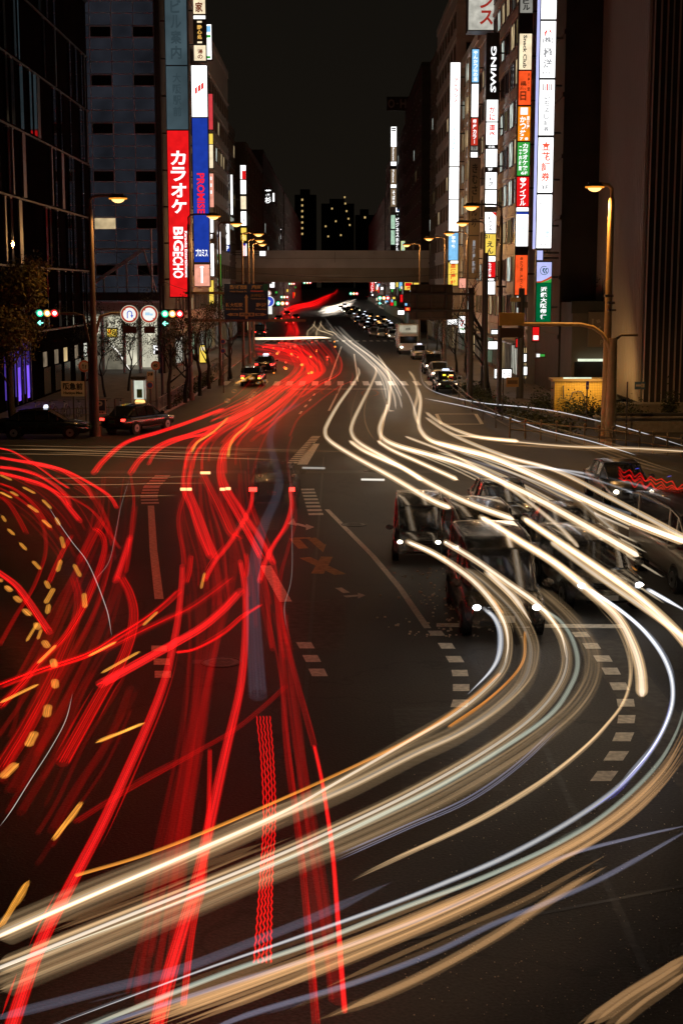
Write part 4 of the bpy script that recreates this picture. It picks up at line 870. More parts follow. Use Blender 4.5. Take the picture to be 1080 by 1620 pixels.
# dark post with a camera near the corner
t = thing('utility_pole', 'thick dark post with a small orange lit camera housing on top', 'pole', (Q(822,600,97).x, 97, 0)); ox = t.location.x
mb = MB(); mb.cyl((0,0,0),(0,0,Q(0,456,97).z), .26, POLD, .2, n=12); mb.build('pole', t)
mb = MB(); z = Q(0,475,97).z; mb.box(-.75, -.1, -.2, .1, z-.1, z+.18, POLY); mb.box(-.3,.4,-.1,.1,z-.5,z-.1,POLD); mb.build('camera_housing', t)
for (px, top, Y, lab, rr_) in ((254,452,92,'dark slim pole left of the red sign foot',.09),(792,455,84.5,'dark lower trunk pole behind the ochre box',.13),(361,540,118,'thin post among the left pavement trees',.05),(705,520,140,'slim post at the right pavement before the trees',.08),(676,508,165,'thin post with a small lamp on the right pavement',.06)):
    p = Q(px, top, Y); t = thing('utility_pole', lab, 'pole', (p.x, Y, 0)); mb = MB(); mb.cyl((0,0,0),(0,0,p.z), rr_, POLD, rr_*.8, n=10); mb.cyl((0,0,0),(0,0,.3), rr_*1.6, POLD, n=10); mb.build('pole', t); mb = MB(); mb.box(-rr_*2, rr_*2, -rr_, rr_, p.z, p.z+.12, POLD); mb.build('cap', t)

def plate_sign(label, px0, px1, py0, py1, Y, m, post_to, glyphs, postx=None):
    a, c = Q(px0,py1,Y), Q(px1,py0,Y); g = Q(0, post_to, Y).z*0
    t = thing('plate_sign', label, 'sign', ((a.x+c.x)/2, Y, 0)); hw = (c.x-a.x)/2; px_ = 0 if postx is None else Q(postx,0,Y).x-t.location.x
    mb = MB(); mb.cyl((px_,.06,0),(px_,.06,c.z), .04, POLD, n=8); mb.build('post', t)
    mb = MB(); mb.box(-hw, hw, 0, .03, a.z, c.z, m); pn = mb.build('plate', t)
    mb = MB(); h = c.z-a.z
    for (s_, u0, u1, v0, v1, tm) in glyphs:
        if s_ == '#': mb.box(-hw+2*hw*u0, -hw+2*hw*u1, -.006, -.001, c.z-h*v1, c.z-h*v0, tm)
        else: put(mb, s_, -hw+2*hw*u0, -hw+2*hw*u1, c.z-h*v1, c.z-h*v0, -.012, tm, keep=False)
    mb.build('lettering', pn)
SW = mat('sign_plate_pale', (.50,.44,.34), .6); NV = mat('navy_paint', (.015,.03,.07), .5)
plate_sign('pale place name sign with three dark characters on a dark post', 97.5, 134, 603, 627, 78, SW, 668, [('阪急前', .08,.92,.10,.58,INK), ('Hankyu Mae', .10,.90,.68,.90,INK)])
plate_sign('square parking sign with a white letter P by the left taxi', 149, 167.5, 631, 655, 74, SW, 690, [('#',.07,.93,.07,.78,NV),('P',.28,.74,.14,.72,SW),('駐車場',.2,.8,.83,.95,INK)], 166)
plate_sign('small pale warning plate on the left pavement', 233, 243, 588, 603, 83.2, SW, 640, [('注意',.1,.9,.1,.5,INK)])
plate_sign('dim brown direction plate near the phone box', 215, 232, 598, 608, 86, mat('brown_plate',(1,1,1)), 640, [('出口',.2,.8,.2,.8,SW)])
plate_sign('blue and white arrow sign at the right corner building', 1003, 1020, 604, 616, 74, mat('sign_blue_paint2',(.06,.12,.2)), 700, [('#',.1,.75,.35,.62,SW),('#',.6,.92,.25,.72,SW)], 1011)
plate_sign('small purple blue sign on a thin post before the yellow kiosk', 926, 931, 603, 616, 76, mat('sign_violet',(.08,.06,.35)), 690, [('#',.2,.8,.5,.7,SW)])
plate_sign('ochre box sign on a thin post left of the yellow kiosk', 800, 820, 597, 612, 82, mat('ochre_plate',(.35,.22,.08)), 700, [('#',.1,.9,.3,.7,mat('brown_plate',(1,1,1)))], 806)
# phone box
t = thing('phone_box', 'small lit telephone box on the left pavement behind the taxi', 'phone box', (Q(221,650,84).x, 84, .14))
mb = MB()
for x in (-.36,.36):
    for y in (-.36,.36): mb.box(x-.03,x+.03,y-.03,y+.03,0,2.1,MU)
mb.box(-.42,.42,-.42,.42,2.1,2.25,W4); mb.build('frame', t)
mb = MB(); mb.box(-.33,.33,.3,.33,.9,2.0,emi('phonebox_light',(.8,.85,.7),.8,.2)); mb.box(-.15,.15,.1,.25,1.0,1.5,mat('phone_green',(.1,.25,.12))); mb.build('back_panel', t)

# fences
def fence(label, pts, posts, h=1.0, m=None, rails=(.95,.55), pr=.03, group=None, bars=0, z0=.14, name='guard_fence'):
    t = thing(name, label, 'fence', (pts[0][0], pts[0][1], z0)); o = Vector((pts[0][0], pts[0][1]))
    V = [Vector(p)-o for p in pts]; L = [(b_-a).length for a, b_ in zip(V, V[1:])]; T = sum(L)
    def at(s):
        for a, b_, l in zip(V, V[1:], L):
            if s <= l: return a+(b_-a)*(s/l)
            s -= l
        return V[-1]
    for i in range(posts+1):
        p = at(T*i/posts*.9999); mb = MB(); mb.cyl((0,0,0),(0,0,h), pr, m, n=8); mb.blob((0,0,h), pr*1.5, pr*1.5, pr*1.5, m, n=8); mb.build('post', t, (p.x, p.y, 0))
    for r_ in rails: mb = MB(); mb.tube([(v.x, v.y, r_) for v in V], pr*.75, m, n=6, caps=True); mb.build('rail', t)
    if bars:
        mb = MB(); nb = int(T/bars)
        for i in range(nb): p = at(T*(i+.5)/nb); mb.cyl((p.x,p.y,rails[1]),(p.x,p.y,rails[0]), .014, m, n=5, caps=False)
        mb.build('baluster', t)
FM = mat('fence_metal', (.30,.26,.22), .5); FO = mat('fence_ochre', (.30,.20,.09), .6); FD = mat('fence_dark', (.12,.10,.08), .6)
fence('pale railing with thin bars along the left kerb under the trees', [(-10.4,84),(-10.3,92),(-10.2,118)], 16, 1.0, FM, (.98,.25), .03, bars=.3)
fence('short pale railing further up the left kerb', [(-10.2,124),(-10.1,134)], 5, 1.0, FM, (.98,.25), .03, bars=.3)
fence('row of ochre posts and rails along the right corner kerb', [tuple(P(x,y).xy) for x, y in ((806,697),(880,703),(960,712),(1030,722),(1100,732))], 13, .95, FO, (.8,.42), .05)
fence('slanted pale rails beside the right road edge', [tuple(P(x,y).xy) for x, y in ((700,612),(745,655),(806,697))], 8, .9, FD, (.85,.5), .04)
fence('low dark fence behind the long black sedan', [(-17.5,78),(-12.6,80.3),(-10.6,85)], 8, .8, FD, (.75,.4), .03)

# trees
BARK = mat('bark', (.06,.045,.03), .9, noise=.3, scale=5); BARK2 = mat('bark_dark', (.035,.03,.025), .9)
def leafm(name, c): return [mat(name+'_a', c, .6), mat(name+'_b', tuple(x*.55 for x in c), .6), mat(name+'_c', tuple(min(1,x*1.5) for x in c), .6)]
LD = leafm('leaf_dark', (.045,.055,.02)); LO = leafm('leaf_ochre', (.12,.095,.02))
def tree(label, x, y, h, cr, leaves, lm, bark=BARK, trunk=.16, seed=0, crown0=.35, z0=.14, size=.22, limbs=7, flat=1.0):
    rn = random.Random(seed); t = thing('tree', label, 'tree', (x, y, z0))
    mb = MB(); tips = []
    pts = [Vector((0,0,0))]; p = Vector((0,0,0))
    for i in range(5): p = p+Vector((rn.uniform(-.18,.18), rn.uniform(-.18,.18), h*.62/5)); pts.append(p.copy())
    for i in range(5): mb.cyl(pts[i], pts[i+1], trunk*(1-i*.12), bark, trunk*(1-(i+1)*.12), n=9, caps=False)
    mb.build('trunk', t)
    mb = MB()
    def limb(a, d, L, r, lv):
        b_ = a
        for k in range(3):
            d = (d+Vector((rn.uniform(-.35,.35), rn.uniform(-.35,.35), rn.uniform(-.05,.3)))).normalized(); c_ = b_+d*L/3
            mb.cyl(b_, c_, r*(1-.25*k), bark, r*(1-.25*(k+1)), n=5, caps=False); b_ = c_
            if lv > 0 and k: limb(b_, (d+Vector((rn.uniform(-.9,.9), rn.uniform(-.9,.9), rn.uniform(-.1,.5)))).normalized(), L*.62, r*.5, lv-1)
        tips.append(b_)
    for i in range(limbs):
        a = rn.uniform(0, 6.28); s = pts[2+rn.randrange(4)]; limb(s, Vector((math.cos(a)*.8, math.sin(a)*.8, rn.uniform(.5,1.1))), cr*rn.uniform(.75,1.15), trunk*.42, 2)
    mb.build('branches', t)
    if leaves:
        mb = MB(); cl = [rn.choice(tips)+Vector((rn.gauss(0,.12),rn.gauss(0,.12),rn.gauss(0,.1)))*cr for _ in range(max(12, leaves//45))]
        per = leaves//len(cl)
        for c_ in cl:
            rad = cr*rn.uniform(.16,.34); m = rn.choice(lm)
            for _ in range(per):
                q_ = c_+Vector((rn.gauss(0,1),rn.gauss(0,1),rn.gauss(0,.75)*flat))*rad*.6
                u = Vector((rn.gauss(0,1),rn.gauss(0,1),rn.gauss(0,1))).normalized()*size*rn.uniform(.5,1); v = u.cross(Vector((rn.gauss(0,1),rn.gauss(0,1),rn.gauss(0,1)))).normalized()*size*.35
                mb.add([q_-u*.5, q_+v*.5, q_+u*.5, q_-v*.5], [(0,1,2,3)], m if rn.random() < .8 else rn.choice(lm))
        mb.build('crown', t)
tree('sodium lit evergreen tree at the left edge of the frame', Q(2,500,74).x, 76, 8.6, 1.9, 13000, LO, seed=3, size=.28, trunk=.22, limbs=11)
tree('dark round tree on the left plaza nearer the corner pole', Q(166,600,98).x, 98, 5.6, 2.0, 2600, LD, BARK2, .09, seed=4, size=.2, limbs=9)
tree('dark round tree on the left plaza before the lit lobby', Q(203,600,104).x, 104, 5.6, 1.9, 2600, LD, BARK2, .09, seed=5, size=.2, limbs=9)
for i, (px, Y, h, cr, lv, lab) in enumerate([(266,88,6.4,1.7,1400,'pruned street tree with knobbly bare limbs, first along the left railing'),(293,93,6.2,1.5,1700,'pruned street tree, second along the left railing'),(316,99,6.4,1.6,2000,'pruned street tree, third along the left railing'),(331,106,6.8,1.7,2200,'pruned street tree with the leafiest top before the yellow board'),(366,118,6.4,2.0,260,'bare forked tree right of the no parking discs')]):
    tree(lab, Q(px,600,Y).x, Y, h, cr, lv, LD, BARK2, .15, seed=10+i, size=.16, limbs=6)
tree('large nearly bare tree on the right pavement', Q(772,600,101).x, 101, 7.4, 2.3, 160, LD, BARK2, .24, seed=31, size=.14, limbs=8)
for i, (px, Y, h) in enumerate(((700,150,6.5),(722,128,6.2),(690,172,6.5),(741,116,5.2))): tree(['sparse small tree under the brown sign back','sparse small tree by the convenience store sign','farthest sparse tree of the right pavement','short sparse tree left of the large bare tree'][i], Q(px,600,Y).x, Y, h, 1.8, 350, LD, BARK2, .12, seed=40+i, size=.18, limbs=6)
tree('far shadowed evergreen beside the annex on the right', Q(935,600,101).x-.5, 96, 9.0, 1.8, 500, LD, BARK2, .15, seed=50, size=.2)
# hedges
def hedge(label, pts, w, h, n_, seed, lm=LD):
    rn = random.Random(seed); mb = MB(); V = [P(x, y) for x, y in pts]
    for _ in range(n_):
        i = rn.randrange(len(V)-1); p = V[i].lerp(V[i+1], rn.random()); p = Vector((p.x+rn.gauss(0,w*.35), p.y+rn.gauss(0,w*.35), .15+abs(rn.gauss(0,.45))*h))
        u = Vector((rn.gauss(0,1),rn.gauss(0,1),rn.gauss(0,.6))).normalized()*.2; v = u.cross(Vector((rn.gauss(0,1),rn.gauss(0,1),rn.gauss(0,1)))).normalized()*.08
        mb.add([p-u*.5, p+v*.5, p+u*.5, p-v*.5], [(0,1,2,3)], rn.choice(lm))
    o = mb.build('hedge'); tag(o, label, 'hedge')
hedge('low dark hedge along the right pavement edge before the kiosk', [(845,645),(900,655),(960,668),(1010,672)], 1.1, 1.0, 3500, 1)
hedge('dark ground planting right of the right road beside the rails', [(735,618),(770,640),(830,668),(900,690)], 1.2, .7, 3500, 2)
hedge('clipped shrub in the planter at the right corner tower', [(1050,668),(1066,668)], .5, 1.5, 900, 3)
hedge('low planting at the foot of the left railing trees', [(262,650),(300,628),(335,606)], .5, .8, 2200, 4)
t = thing('planter_wall', 'long low stone planter wall in front of the right corner tower', 'planter', tuple(P(1020,684)))
mb = MB(); mb.box(-2.6, 6, 0, .5, 0, .75, mat('planter_stone',(1,1,1))); mb.box(-2.7,6.1,-.08,.58,.751,.85,mat('planter_stone',(1,1,1))); mb.build('wall', t)
mb = MB(); mb.box(-2.4,6,.04,.46,.85,1.0,BARK2); mb.build('soil', t)
# power lines
for (a, c, Y, lab) in (((180,402),(345,470),100,'thin cable sagging from the left truss to the blue sign'),((330,425),(770,430),99,'thin cable spanning the street in front of the overpass')):
    p, q_ = Q(*a,Y), Q(*c,Y); mb = MB(); mb.tube([p.lerp(q_, i/12)-Vector((0,0,.5*math.sin(math.pi*i/12))) for i in range(13)], .018, POLD, n=4); tag(mb.build('overhead_cable'), lab, 'cable')

# ================================================================ VEHICLES
def paint(name, c, r=.22, met=.0):
    m = mat(name, c, r, met, spec=.6)
    m.node_tree.nodes['Principled BSDF'].inputs['Coat Weight'].default_value = .6; return m
TYRE = mat('tyre', (.02,.02,.02), .8); RIM = mat('alloy', (.4,.4,.4), .3, metal=.9); CHR = mat('chrome', (.6,.6,.6), .15, metal=1); BLK = mat('plastic_black', (.015,.015,.015), .5)
HLo = emi('headlamp_on', (1, .90, .68), 14, 0); HLw = emi('headlamp_white', (.85,.93,1), 14, 0); HLof = mat('headlamp_off', (.4,.4,.38), .1)
TLo = emi('tail_lamp_on', (1, .03, .02), 6, 0, False); TLof = mat('tail_lamp_off', (.25,.01,.01), .2); AMB = emi('amber_flash', (1,.5,.05), 5, 0, False)
PLT = mat('plate_white', (.5,.5,.48), .5); PLG = mat('plate_green', (.05,.2,.1), .5)
KIND = {  # body stations x: (half width, z bottom, z top); roof stations x: (half width at belt, half width at roof, z belt, z roof)
 'sedan': dict(L=4.7, b=[(-2.35,.62,.42,.80),(-2.28,.78,.30,.95),(-1.7,.84,.22,1.00),(-.9,.85,.20,.98),(.9,.85,.20,.95),(1.6,.83,.22,.88),(2.15,.78,.26,.76),(2.35,.60,.34,.62)],
   g=[(-1.75,.76,.60,.97,.985),(-1.15,.78,.62,.95,1.38),(-.3,.78,.64,.93,1.46),(.35,.78,.62,.92,1.42),(1.15,.76,.60,.90,.93)], wx=(-1.38,1.42), wr=.32, lamp=.66, hw=.85),
 'van': dict(L=4.7, b=[(-2.35,.78,.40,1.0),(-2.30,.84,.28,1.12),(-1.5,.86,.24,1.12),(1.0,.86,.24,1.10),(1.7,.85,.24,1.05),(2.15,.82,.28,.92),(2.35,.68,.36,.74)],
   g=[(-2.28,.80,.72,1.08,1.80),(-1.6,.82,.74,1.06,1.90),(.3,.82,.74,1.05,1.90),(.95,.81,.70,1.03,1.72),(1.85,.78,.66,1.0,1.04)], wx=(-1.45,1.5), wr=.33, lamp=.74, hw=.86),
 'tallvan': dict(L=4.8, b=[(-2.4,.82,.42,1.1),(-2.34,.87,.30,1.2),(1.5,.88,.26,1.2),(2.1,.87,.28,1.12),(2.33,.83,.32,.98),(2.4,.7,.40,.8)],
   g=[(-2.3,.84,.78,1.16,2.0),(-1.6,.85,.79,1.15,2.08),(1.0,.85,.79,1.14,2.06),(1.5,.84,.74,1.13,1.92),(2.15,.81,.70,1.12,1.16)], wx=(-1.4,1.6), wr=.34, lamp=.80, hw=.88),
 'suv': dict(L=4.8, b=[(-2.4,.78,.5,1.05),(-2.3,.88,.36,1.15),(-1.2,.92,.30,1.16),(1.0,.92,.30,1.12),(1.7,.90,.32,1.06),(2.2,.86,.36,.98),(2.4,.72,.44,.80)],
   g=[(-2.2,.80,.70,1.12,1.70),(-1.4,.84,.72,1.12,1.80),(.1,.84,.72,1.10,1.80),(.6,.83,.70,1.09,1.70),(1.35,.80,.66,1.07,1.10)], wx=(-1.4,1.5), wr=.38, lamp=.86, hw=.92)}
def rr_(hw, zb, zt, x, n=16, p=4.5):
    out = []; cz, hz = (zb+zt)/2, (zt-zb)/2
    for i in range(n):
        a = 2*math.pi*(i+.5)/n; c, s = math.cos(a), math.sin(a)
        out.append((x, hw*math.copysign(abs(c)**(2/p), c), cz+hz*math.copysign(abs(s)**(2/p), s)))
    return out
CARM = {}
def car(label, kind, col, x, y, head, front=None, rear=False, taxi=None, group=None, cat='car', plate=PLT, flash=False, z=None, name=None, scale=1, zs=1, gh_=0, simple=False, one=False):
    """head: compass heading of the nose in degrees, 0 = +X, -90 = towards the camera"""
    K = KIND[kind]; t = thing(name or {'sedan':'parked_car','van':'minivan','tallvan':'van','suv':'suv'}[kind], label, cat, (x, y, gz(y) if z is None else z), R(head), group)
    t.scale = (scale, scale, scale*zs)
    def part(key, nm, fn, parent=t, loc=None):
        key = key + (gh_,)
        if key not in CARM:
            mb = MB(); fn(mb)
            if gh_ and nm not in ('headlight', 'roof_lamp', 'dashboard_display') and not (nm == 'tail_light' and rear): mb.mats = [ghost(q_, gh_) for q_ in mb.mats]
            CARM[key] = mb.mesh(nm)
        return link(nm, CARM[key], parent, loc)
    xf, xr = K['L']/2, -K['L']/2; hw = K['hw']; g = K['g']
    def body(mb):
        mb.loft([rr_(w, a, c, x_) for x_, w, a, c in K['b']], col)
        for wx in K['wx']:
            for s_ in (-1, 1): mb.cyl((wx, s_*hw*1.0, K['wr']), (wx, s_*(hw-.2), K['wr']), K['wr']*1.18, BLK, n=18)
        for s_ in (-1,1): mb.box(K['wx'][0]+.5, K['wx'][1]-.5, s_*hw-.01 if s_ > 0 else s_*hw-.02, s_*hw+.02 if s_ > 0 else s_*hw+.01, .28, .36, BLK)
    bo = part((kind,col.name,'body'), 'body', body)
    def gh(mb): mb.loft([[(x_,-wb,zb),(x_,-wt,zt-.05),(x_,-wt+.08,zt),(x_,wt-.08,zt),(x_,wt,zt-.05),(x_,wb,zb)] for x_, wb, wt, zb, zt in g], GLASS, smooth=False)
    part((kind,'glass'), 'windows', gh)
    def roof(mb):
        mid = g[1:-1] if kind == 'sedan' else g[:-1]
        mb.loft([[(x_,-wt-.015,zt-.06),(x_,-wt+.06,zt+.02),(x_,0,zt+.05),(x_,wt-.06,zt+.02),(x_,wt+.015,zt-.06)] for x_, wb, wt, zb, zt in mid], col)
        for (A, B_) in zip(g, g[1:]):
            for s_ in (-1, 1):
                mb.cyl((A[0], s_*(A[2]+.005), A[4]-.03), (B_[0], s_*(B_[2]+.005), B_[4]-.03), .035, col, n=6)
        for k in range(1, len(g)-1):
            for s_ in (-1, 1): A = g[k]; mb.cyl((A[0], s_*(A[1]+.005), A[3]), (A[0]+(.0), s_*(A[2]+.005), A[4]-.03), .04, col, n=6)
    part((kind,col.name,'roof'), 'roof', roof)
    if not simple:
        for wx in K['wx']:
            for s_ in (-1, 1):
                w = part((kind,'tyre',s_), 'wheel', lambda mb, s_=s_: mb.cyl((0,s_*.02,0),(0,-s_*.2,0), K['wr'], TYRE, n=20), t, (wx, s_*hw, K['wr']))
                part((kind,'rim',s_), 'rim', lambda mb, s_=s_: (mb.cyl((0,s_*.035,0),(0,s_*.021,0), K['wr']*.62, RIM, n=14), mb.cyl((0,s_*.05,0),(0,s_*.036,0), K['wr']*.18, BLK, n=8)), w)
        for s_ in (-1, 1): part((kind,col.name,'mir',s_), 'mirror', lambda mb, s_=s_: mb.blob((g[-1][0]-.35, s_*(hw+.12), g[-1][3]+.1), .08, .13, .09, col, n=8))
        def bump(mb):
            mb.box(xf-.06, xf+.03, -.42, .42, K['lamp']-.12, K['lamp']+.06, BLK)
            for i in range(3): mb.box(xf+.031, xf+.04, -.4, .4, K['lamp']-.1+i*.055, K['lamp']-.08+i*.055, CHR)
            mb.box(xf-.12, xf+.02, -.55, .55, .36, .44, BLK)
        part((kind,'grille'), 'grille', bump)
        part((kind,plate.name,'plf'), 'number_plate', lambda mb: mb.box(xf+.02, xf+.05, -.17, .17, .44, .58, plate)); part((kind,plate.name,'plr'), 'number_plate', lambda mb: mb.box(xr-.05, xr-.005, -.17, .17, .60, .76, plate))
    hm = front or HLof; lz = K['lamp']
    for s_ in (-1, 1):
        hm = HLof if (one and s_ > 0) or not front else front
        def hl(mb, s_=s_, hm=hm): mb.blob((xf-.05, s_*(hw-.24), lz), .08, .085, .06, hm, n=12)
        def hl_old(mb, s_=s_): mb.blob((xf-.05, s_*(hw-.24), lz), .08, .085, .06, hm, n=12)
        def tl(mb, s_=s_): mb.box(xr-.03, xr+.12, min(s_*(hw-.08), s_*(hw-.34)), max(s_*(hw-.08), s_*(hw-.26)), lz+.07, lz+.19, TLo if rear else TLof)
        part((kind,hm.name,'hl',s_), 'headlight', hl); part((kind,rear,'tl',s_), 'tail_light', tl)
    if flash:
        for s_ in (-1, 1): part((kind,'fl',s_), 'hazard_light', lambda mb, s_=s_: mb.box(xr-.05, xr-.031, min(s_*(hw-.1),s_*(hw-.3)), max(s_*(hw-.1),s_*(hw-.3)), lz-.06, lz+.03, AMB))
    if taxi:
        tx = part((taxi.name,'tx'), 'roof_lamp', lambda mb: mb.loft([[(-.1+o_, -.28+i_, z_), (-.1+o_, .28-i_, z_), (.1-o_, .28-i_, z_), (.1-o_, -.28+i_, z_)] for z_, o_, i_ in ((0,0,0),(.14,.03,.06))], taxi, smooth=False), t, (.15, 0, g[2][4]+.06))
    return t
BK = paint('black_paint', (.008,.008,.009)); DG = paint('dark_grey_paint', (.05,.045,.04)); SV = paint('silver_paint', (.35,.35,.35), .3, .6); WH = paint('white_paint', (.6,.6,.58)); BR = paint('bronze_paint', (.07,.05,.03), .25, .4)
TXo = emi('taxi_lamp_orange', (1, .5, .15), 2.2, 0, False); TXw = emi('taxi_lamp_white', (.8,.85,1), 1.6, 0, False); TXy = emi('taxi_lamp_yellow', (1,.7,.05), 2, 0, False)
def gp(px, py): v = P(px, py); return v.x, v.y
x, y = gp(66, 694); car('long black taxi seen side on, nose to the right, at the left edge', 'sedan', BK, x, y+.6, 4, taxi=TXw, cat='taxi', name='taxi', rear=True, plate=PLG)
x, y = gp(212, 688); car('black taxi with orange roof lamp turning away beside the left railing', 'sedan', BK, x, y+2, 62, rear=True, taxi=TXo, cat='taxi', name='taxi', plate=PLG)
x, y = gp(419, 590); car('dark taxi waiting at the left kerb, seen from behind', 'sedan', BK, x, y+2, 88, rear=True, taxi=TXw, cat='taxi', name='taxi')
x, y = gp(399, 611); car('dark car with flashing orange hazard lamps, nearest in the left kerb lane', 'sedan', DG, x, y+2, 88, rear=True, flash=True)
x, y = gp(412, 534); car('dark van with red lamps far up the left lane', 'tallvan', BK, x, y, 90, rear=True, cat='van')
x, y = gp(708, 622); car('black taxi with lit dashboard and roof lamp, nearest of the right kerb queue', 'sedan', BK, x, y+2.4, -90, front=emi('side_lamp',(1,.65,.4),2.5,0), taxi=TXw, cat='taxi', name='taxi', plate=PLG)
dl = MB(); 
for (a, z_, w_, h_, m_) in ((-.15,1.22,.22,.10,TXy),(.35,1.2,.3,.1,TXo),(.12,1.05,.07,.2,TXy),(.35,1.02,.25,.06,TLo),(.1,.82,.1,.1,TXy)): dl.box(1.0-(z_-.93)*.9-.0, 1.04-(z_-.93)*.9, a-w_/2, a+w_/2, z_-h_/2, z_+h_/2, m_)
dl.build('dashboard_display', [o for o in S.objects if o.get('label', '').startswith('black taxi with lit dash')][0])
x, y = gp(697, 603); car('silver sedan second in the right kerb queue', 'sedan', SV, x, y+2.4, -90, front=HLo)
x, y = gp(686, 592); car('dark car third in the right kerb queue', 'van', DG, x, y+2.4, -90, front=HLo, cat='car')
x, y = gp(665, 569); car('pale taxi beside the white lorry on the right', 'sedan', SV, x, y+2.4, -90, taxi=TXw, cat='taxi', name='taxi')
# lorry
x, y = gp(647, 562); t = thing('lorry', 'white box lorry facing us in the right lane with a lit board on top', 'lorry', (x, y+1, 0))
mb = MB(); mb.box(-1.1,1.1,.6,2.0,.5,2.3,WH); mb.build('cab', t)
mb = MB(); mb.box(-1.0,1.0,.57,.599,1.3,2.1,GLASS); mb.build('windscreen', t)
mb = MB(); mb.box(-1.2,1.2,2.2,7.5,.7,3.4,WH); mb.build('cargo_box', t)
mb = MB(); mb.box(-1.0,1.0,1.9,2.19,2.5,3.3,emi('lorry_board',(.7,.62,.45),.6,.3)); put(mb,'大阪', -.5,.5,2.75,3.05,1.88,INK); mb.build('header_board', t)
for s_ in (-1,1):
    mb = MB(); mb.blob((s_*.8,.58,.85),.13,.06,.09,HLo,n=10); mb.build('headlight', t)
    for yy in (1.2,6.2): mb = MB(); mb.cyl((s_*1.1,yy,.45),(s_*.85,yy,.45),.45,TYRE,n=16); mb.build('wheel', t)
# waiting cars at the right
GH = .6
car('dark minivan, rearmost of the waiting vehicles, with one glaring headlight', 'van', DG, 2.40, 40.4, -93, front=HLo, cat='minivan', scale=.84, gh_=.7)
car('brown minivan second in the waiting lane, long bright roof', 'van', BR, 3.85, 37.3, -88, cat='minivan', zs=.95, gh_=GH)
car('dark minivan in front of the waiting lane, windscreen mirroring the signs', 'van', BR, 3.62, 32.1, -89, front=HLw, cat='minivan', scale=1.03, gh_=.62)
car('dark bronze sport utility car with two dazzling white headlights', 'suv', DG, 6.2, 34.6, -86, front=HLw, cat='car', zs=.84, gh_=.7)
car('dark sedan behind the waiting vans, only its roof in view', 'sedan', BK, 5.3, 45, -88, cat='car', gh_=.6)
car('dark car behind the sport utility car with a bright left headlight', 'sedan', DG, 6.55, 39.8, -86, front=HLo, cat='car', gh_=GH, one=True)
car('silver van seen from its side, cut by the right edge of the frame', 'tallvan', paint('warm_silver_paint', (.30,.26,.21), .35, .5), 9.15, 36.4, -85, front=HLo, cat='van', gh_=.65)
car('car behind the silver van at the right edge with two bright headlights', 'sedan', SV, 10.1, 50.3, -88, front=HLo, cat='car', gh_=.6)
# ghostly dark car with tail lamps in the middle
x, y = P(430, 775, .78).xy; car('low dark sedan stopped in the middle of the junction with two red tail lamps', 'sedan', BK, x, y+2.35, 90, rear=True, gh_=.09)
# small car at the right corner building
x, y = gp(1000, 652); car('small white car parked behind the planter at the right corner', 'sedan', WH, x, y+6, 200, cat='car')
# distant traffic
fc = [(548,492),(553,499),(560,503),(566,509),(574,514),(581,519),(590,524),(562,494),(571,501),(580,507),(588,512),(598,518),(606,524),(597,508),(556,495),(558,488),(568,497),(575,504),(583,512),(577,499),(593,515),(600,521),(612,530),(621,533),(633,537),(604,530),(592,528),(551,489),(544,490),(565,490),(585,508),(602,511),(615,517),(608,514),(618,521),(627,528),(539,487),(545,483),(586,501),(606,506)]
for i, (px, py) in enumerate(fc):
    x, y = gp(px, py+4); car('distant dark car facing us in the crowded lanes under the overpass', 'sedan', random.choice([BK,DG,SV,WH]), x, y, -90, front=random.choice([HLo,TXo,HLo,None,None]), taxi=random.choice([None,None,None,TXo,TXw]), simple=True, group='distant cars queueing on the right of the street', name='distant_car')
for i, (px, py) in enumerate([(454,497),(468,503),(441,505),(459,512),(447,488)]):
    x, y = gp(px, py+4); car('distant dark car driving away on the left of the street', 'sedan', random.choice([BK,DG]), x, y, 90, rear=True, simple=True, group='distant cars driving away on the left', name='distant_car')
# parked bicycles/scooters silhouettes along left kerb and right rail
def bicycle(label, x, y, a, grp):
    t = thing('bicycle', label, 'bicycle', (x, y, .14), R(a), grp)
    for xx in (-.5, .5):
        mb = MB(); mb.tube([(xx+.32*math.cos(k*math.pi/9), 0, .33+.32*math.sin(k*math.pi/9)) for k in range(19)], .018, TYRE, n=5); mb.build('wheel', t)
    mb = MB()
    for a_, b_ in (((-.5,0,.33),(-.15,0,.85)),((-.5,0,.33),(0,0,.3)),((0,0,.3),(-.2,0,.95)),((-.15,0,.8),(.35,0,.85)),((0,0,.3),(.35,0,.8)),((.5,0,.33),(.33,0,1.0))): mb.cyl(a_, b_, .018, RIM, n=5)
    mb.build('frame', t); mb = MB(); mb.blob((-.2,0,.97),.13,.06,.04,BLK,n=8); mb.build('saddle', t)
    mb = MB(); mb.cyl((.3,-.25,1.02),(.3,.25,1.02),.015,CHR,n=5); mb.build('handlebar', t)
for i in range(7): bicycle('parked bicycle in the row behind the left corner fence', -17+i*.75, 81.4+i*.25, 70+i*6, 'bicycles parked behind the left corner fence')
for i in range(4): bicycle('parked bicycle by the left kerb railing', -10.9, 128+i*1.3, 60+i*7, 'bicycles parked on the left pavement')

kl = bpy.data.lights.new('eave_light', 'AREA'); kl.energy = 130; kl.size = 2.4; kl.color = (1,.62,.22)
ko = bpy.data.objects.new('eave_light', kl); S.collection.objects.link(ko); ko.location = (15.2, 85.2, 3.2); ko.rotation_euler = (R(55), 0, 0); ko.parent = None
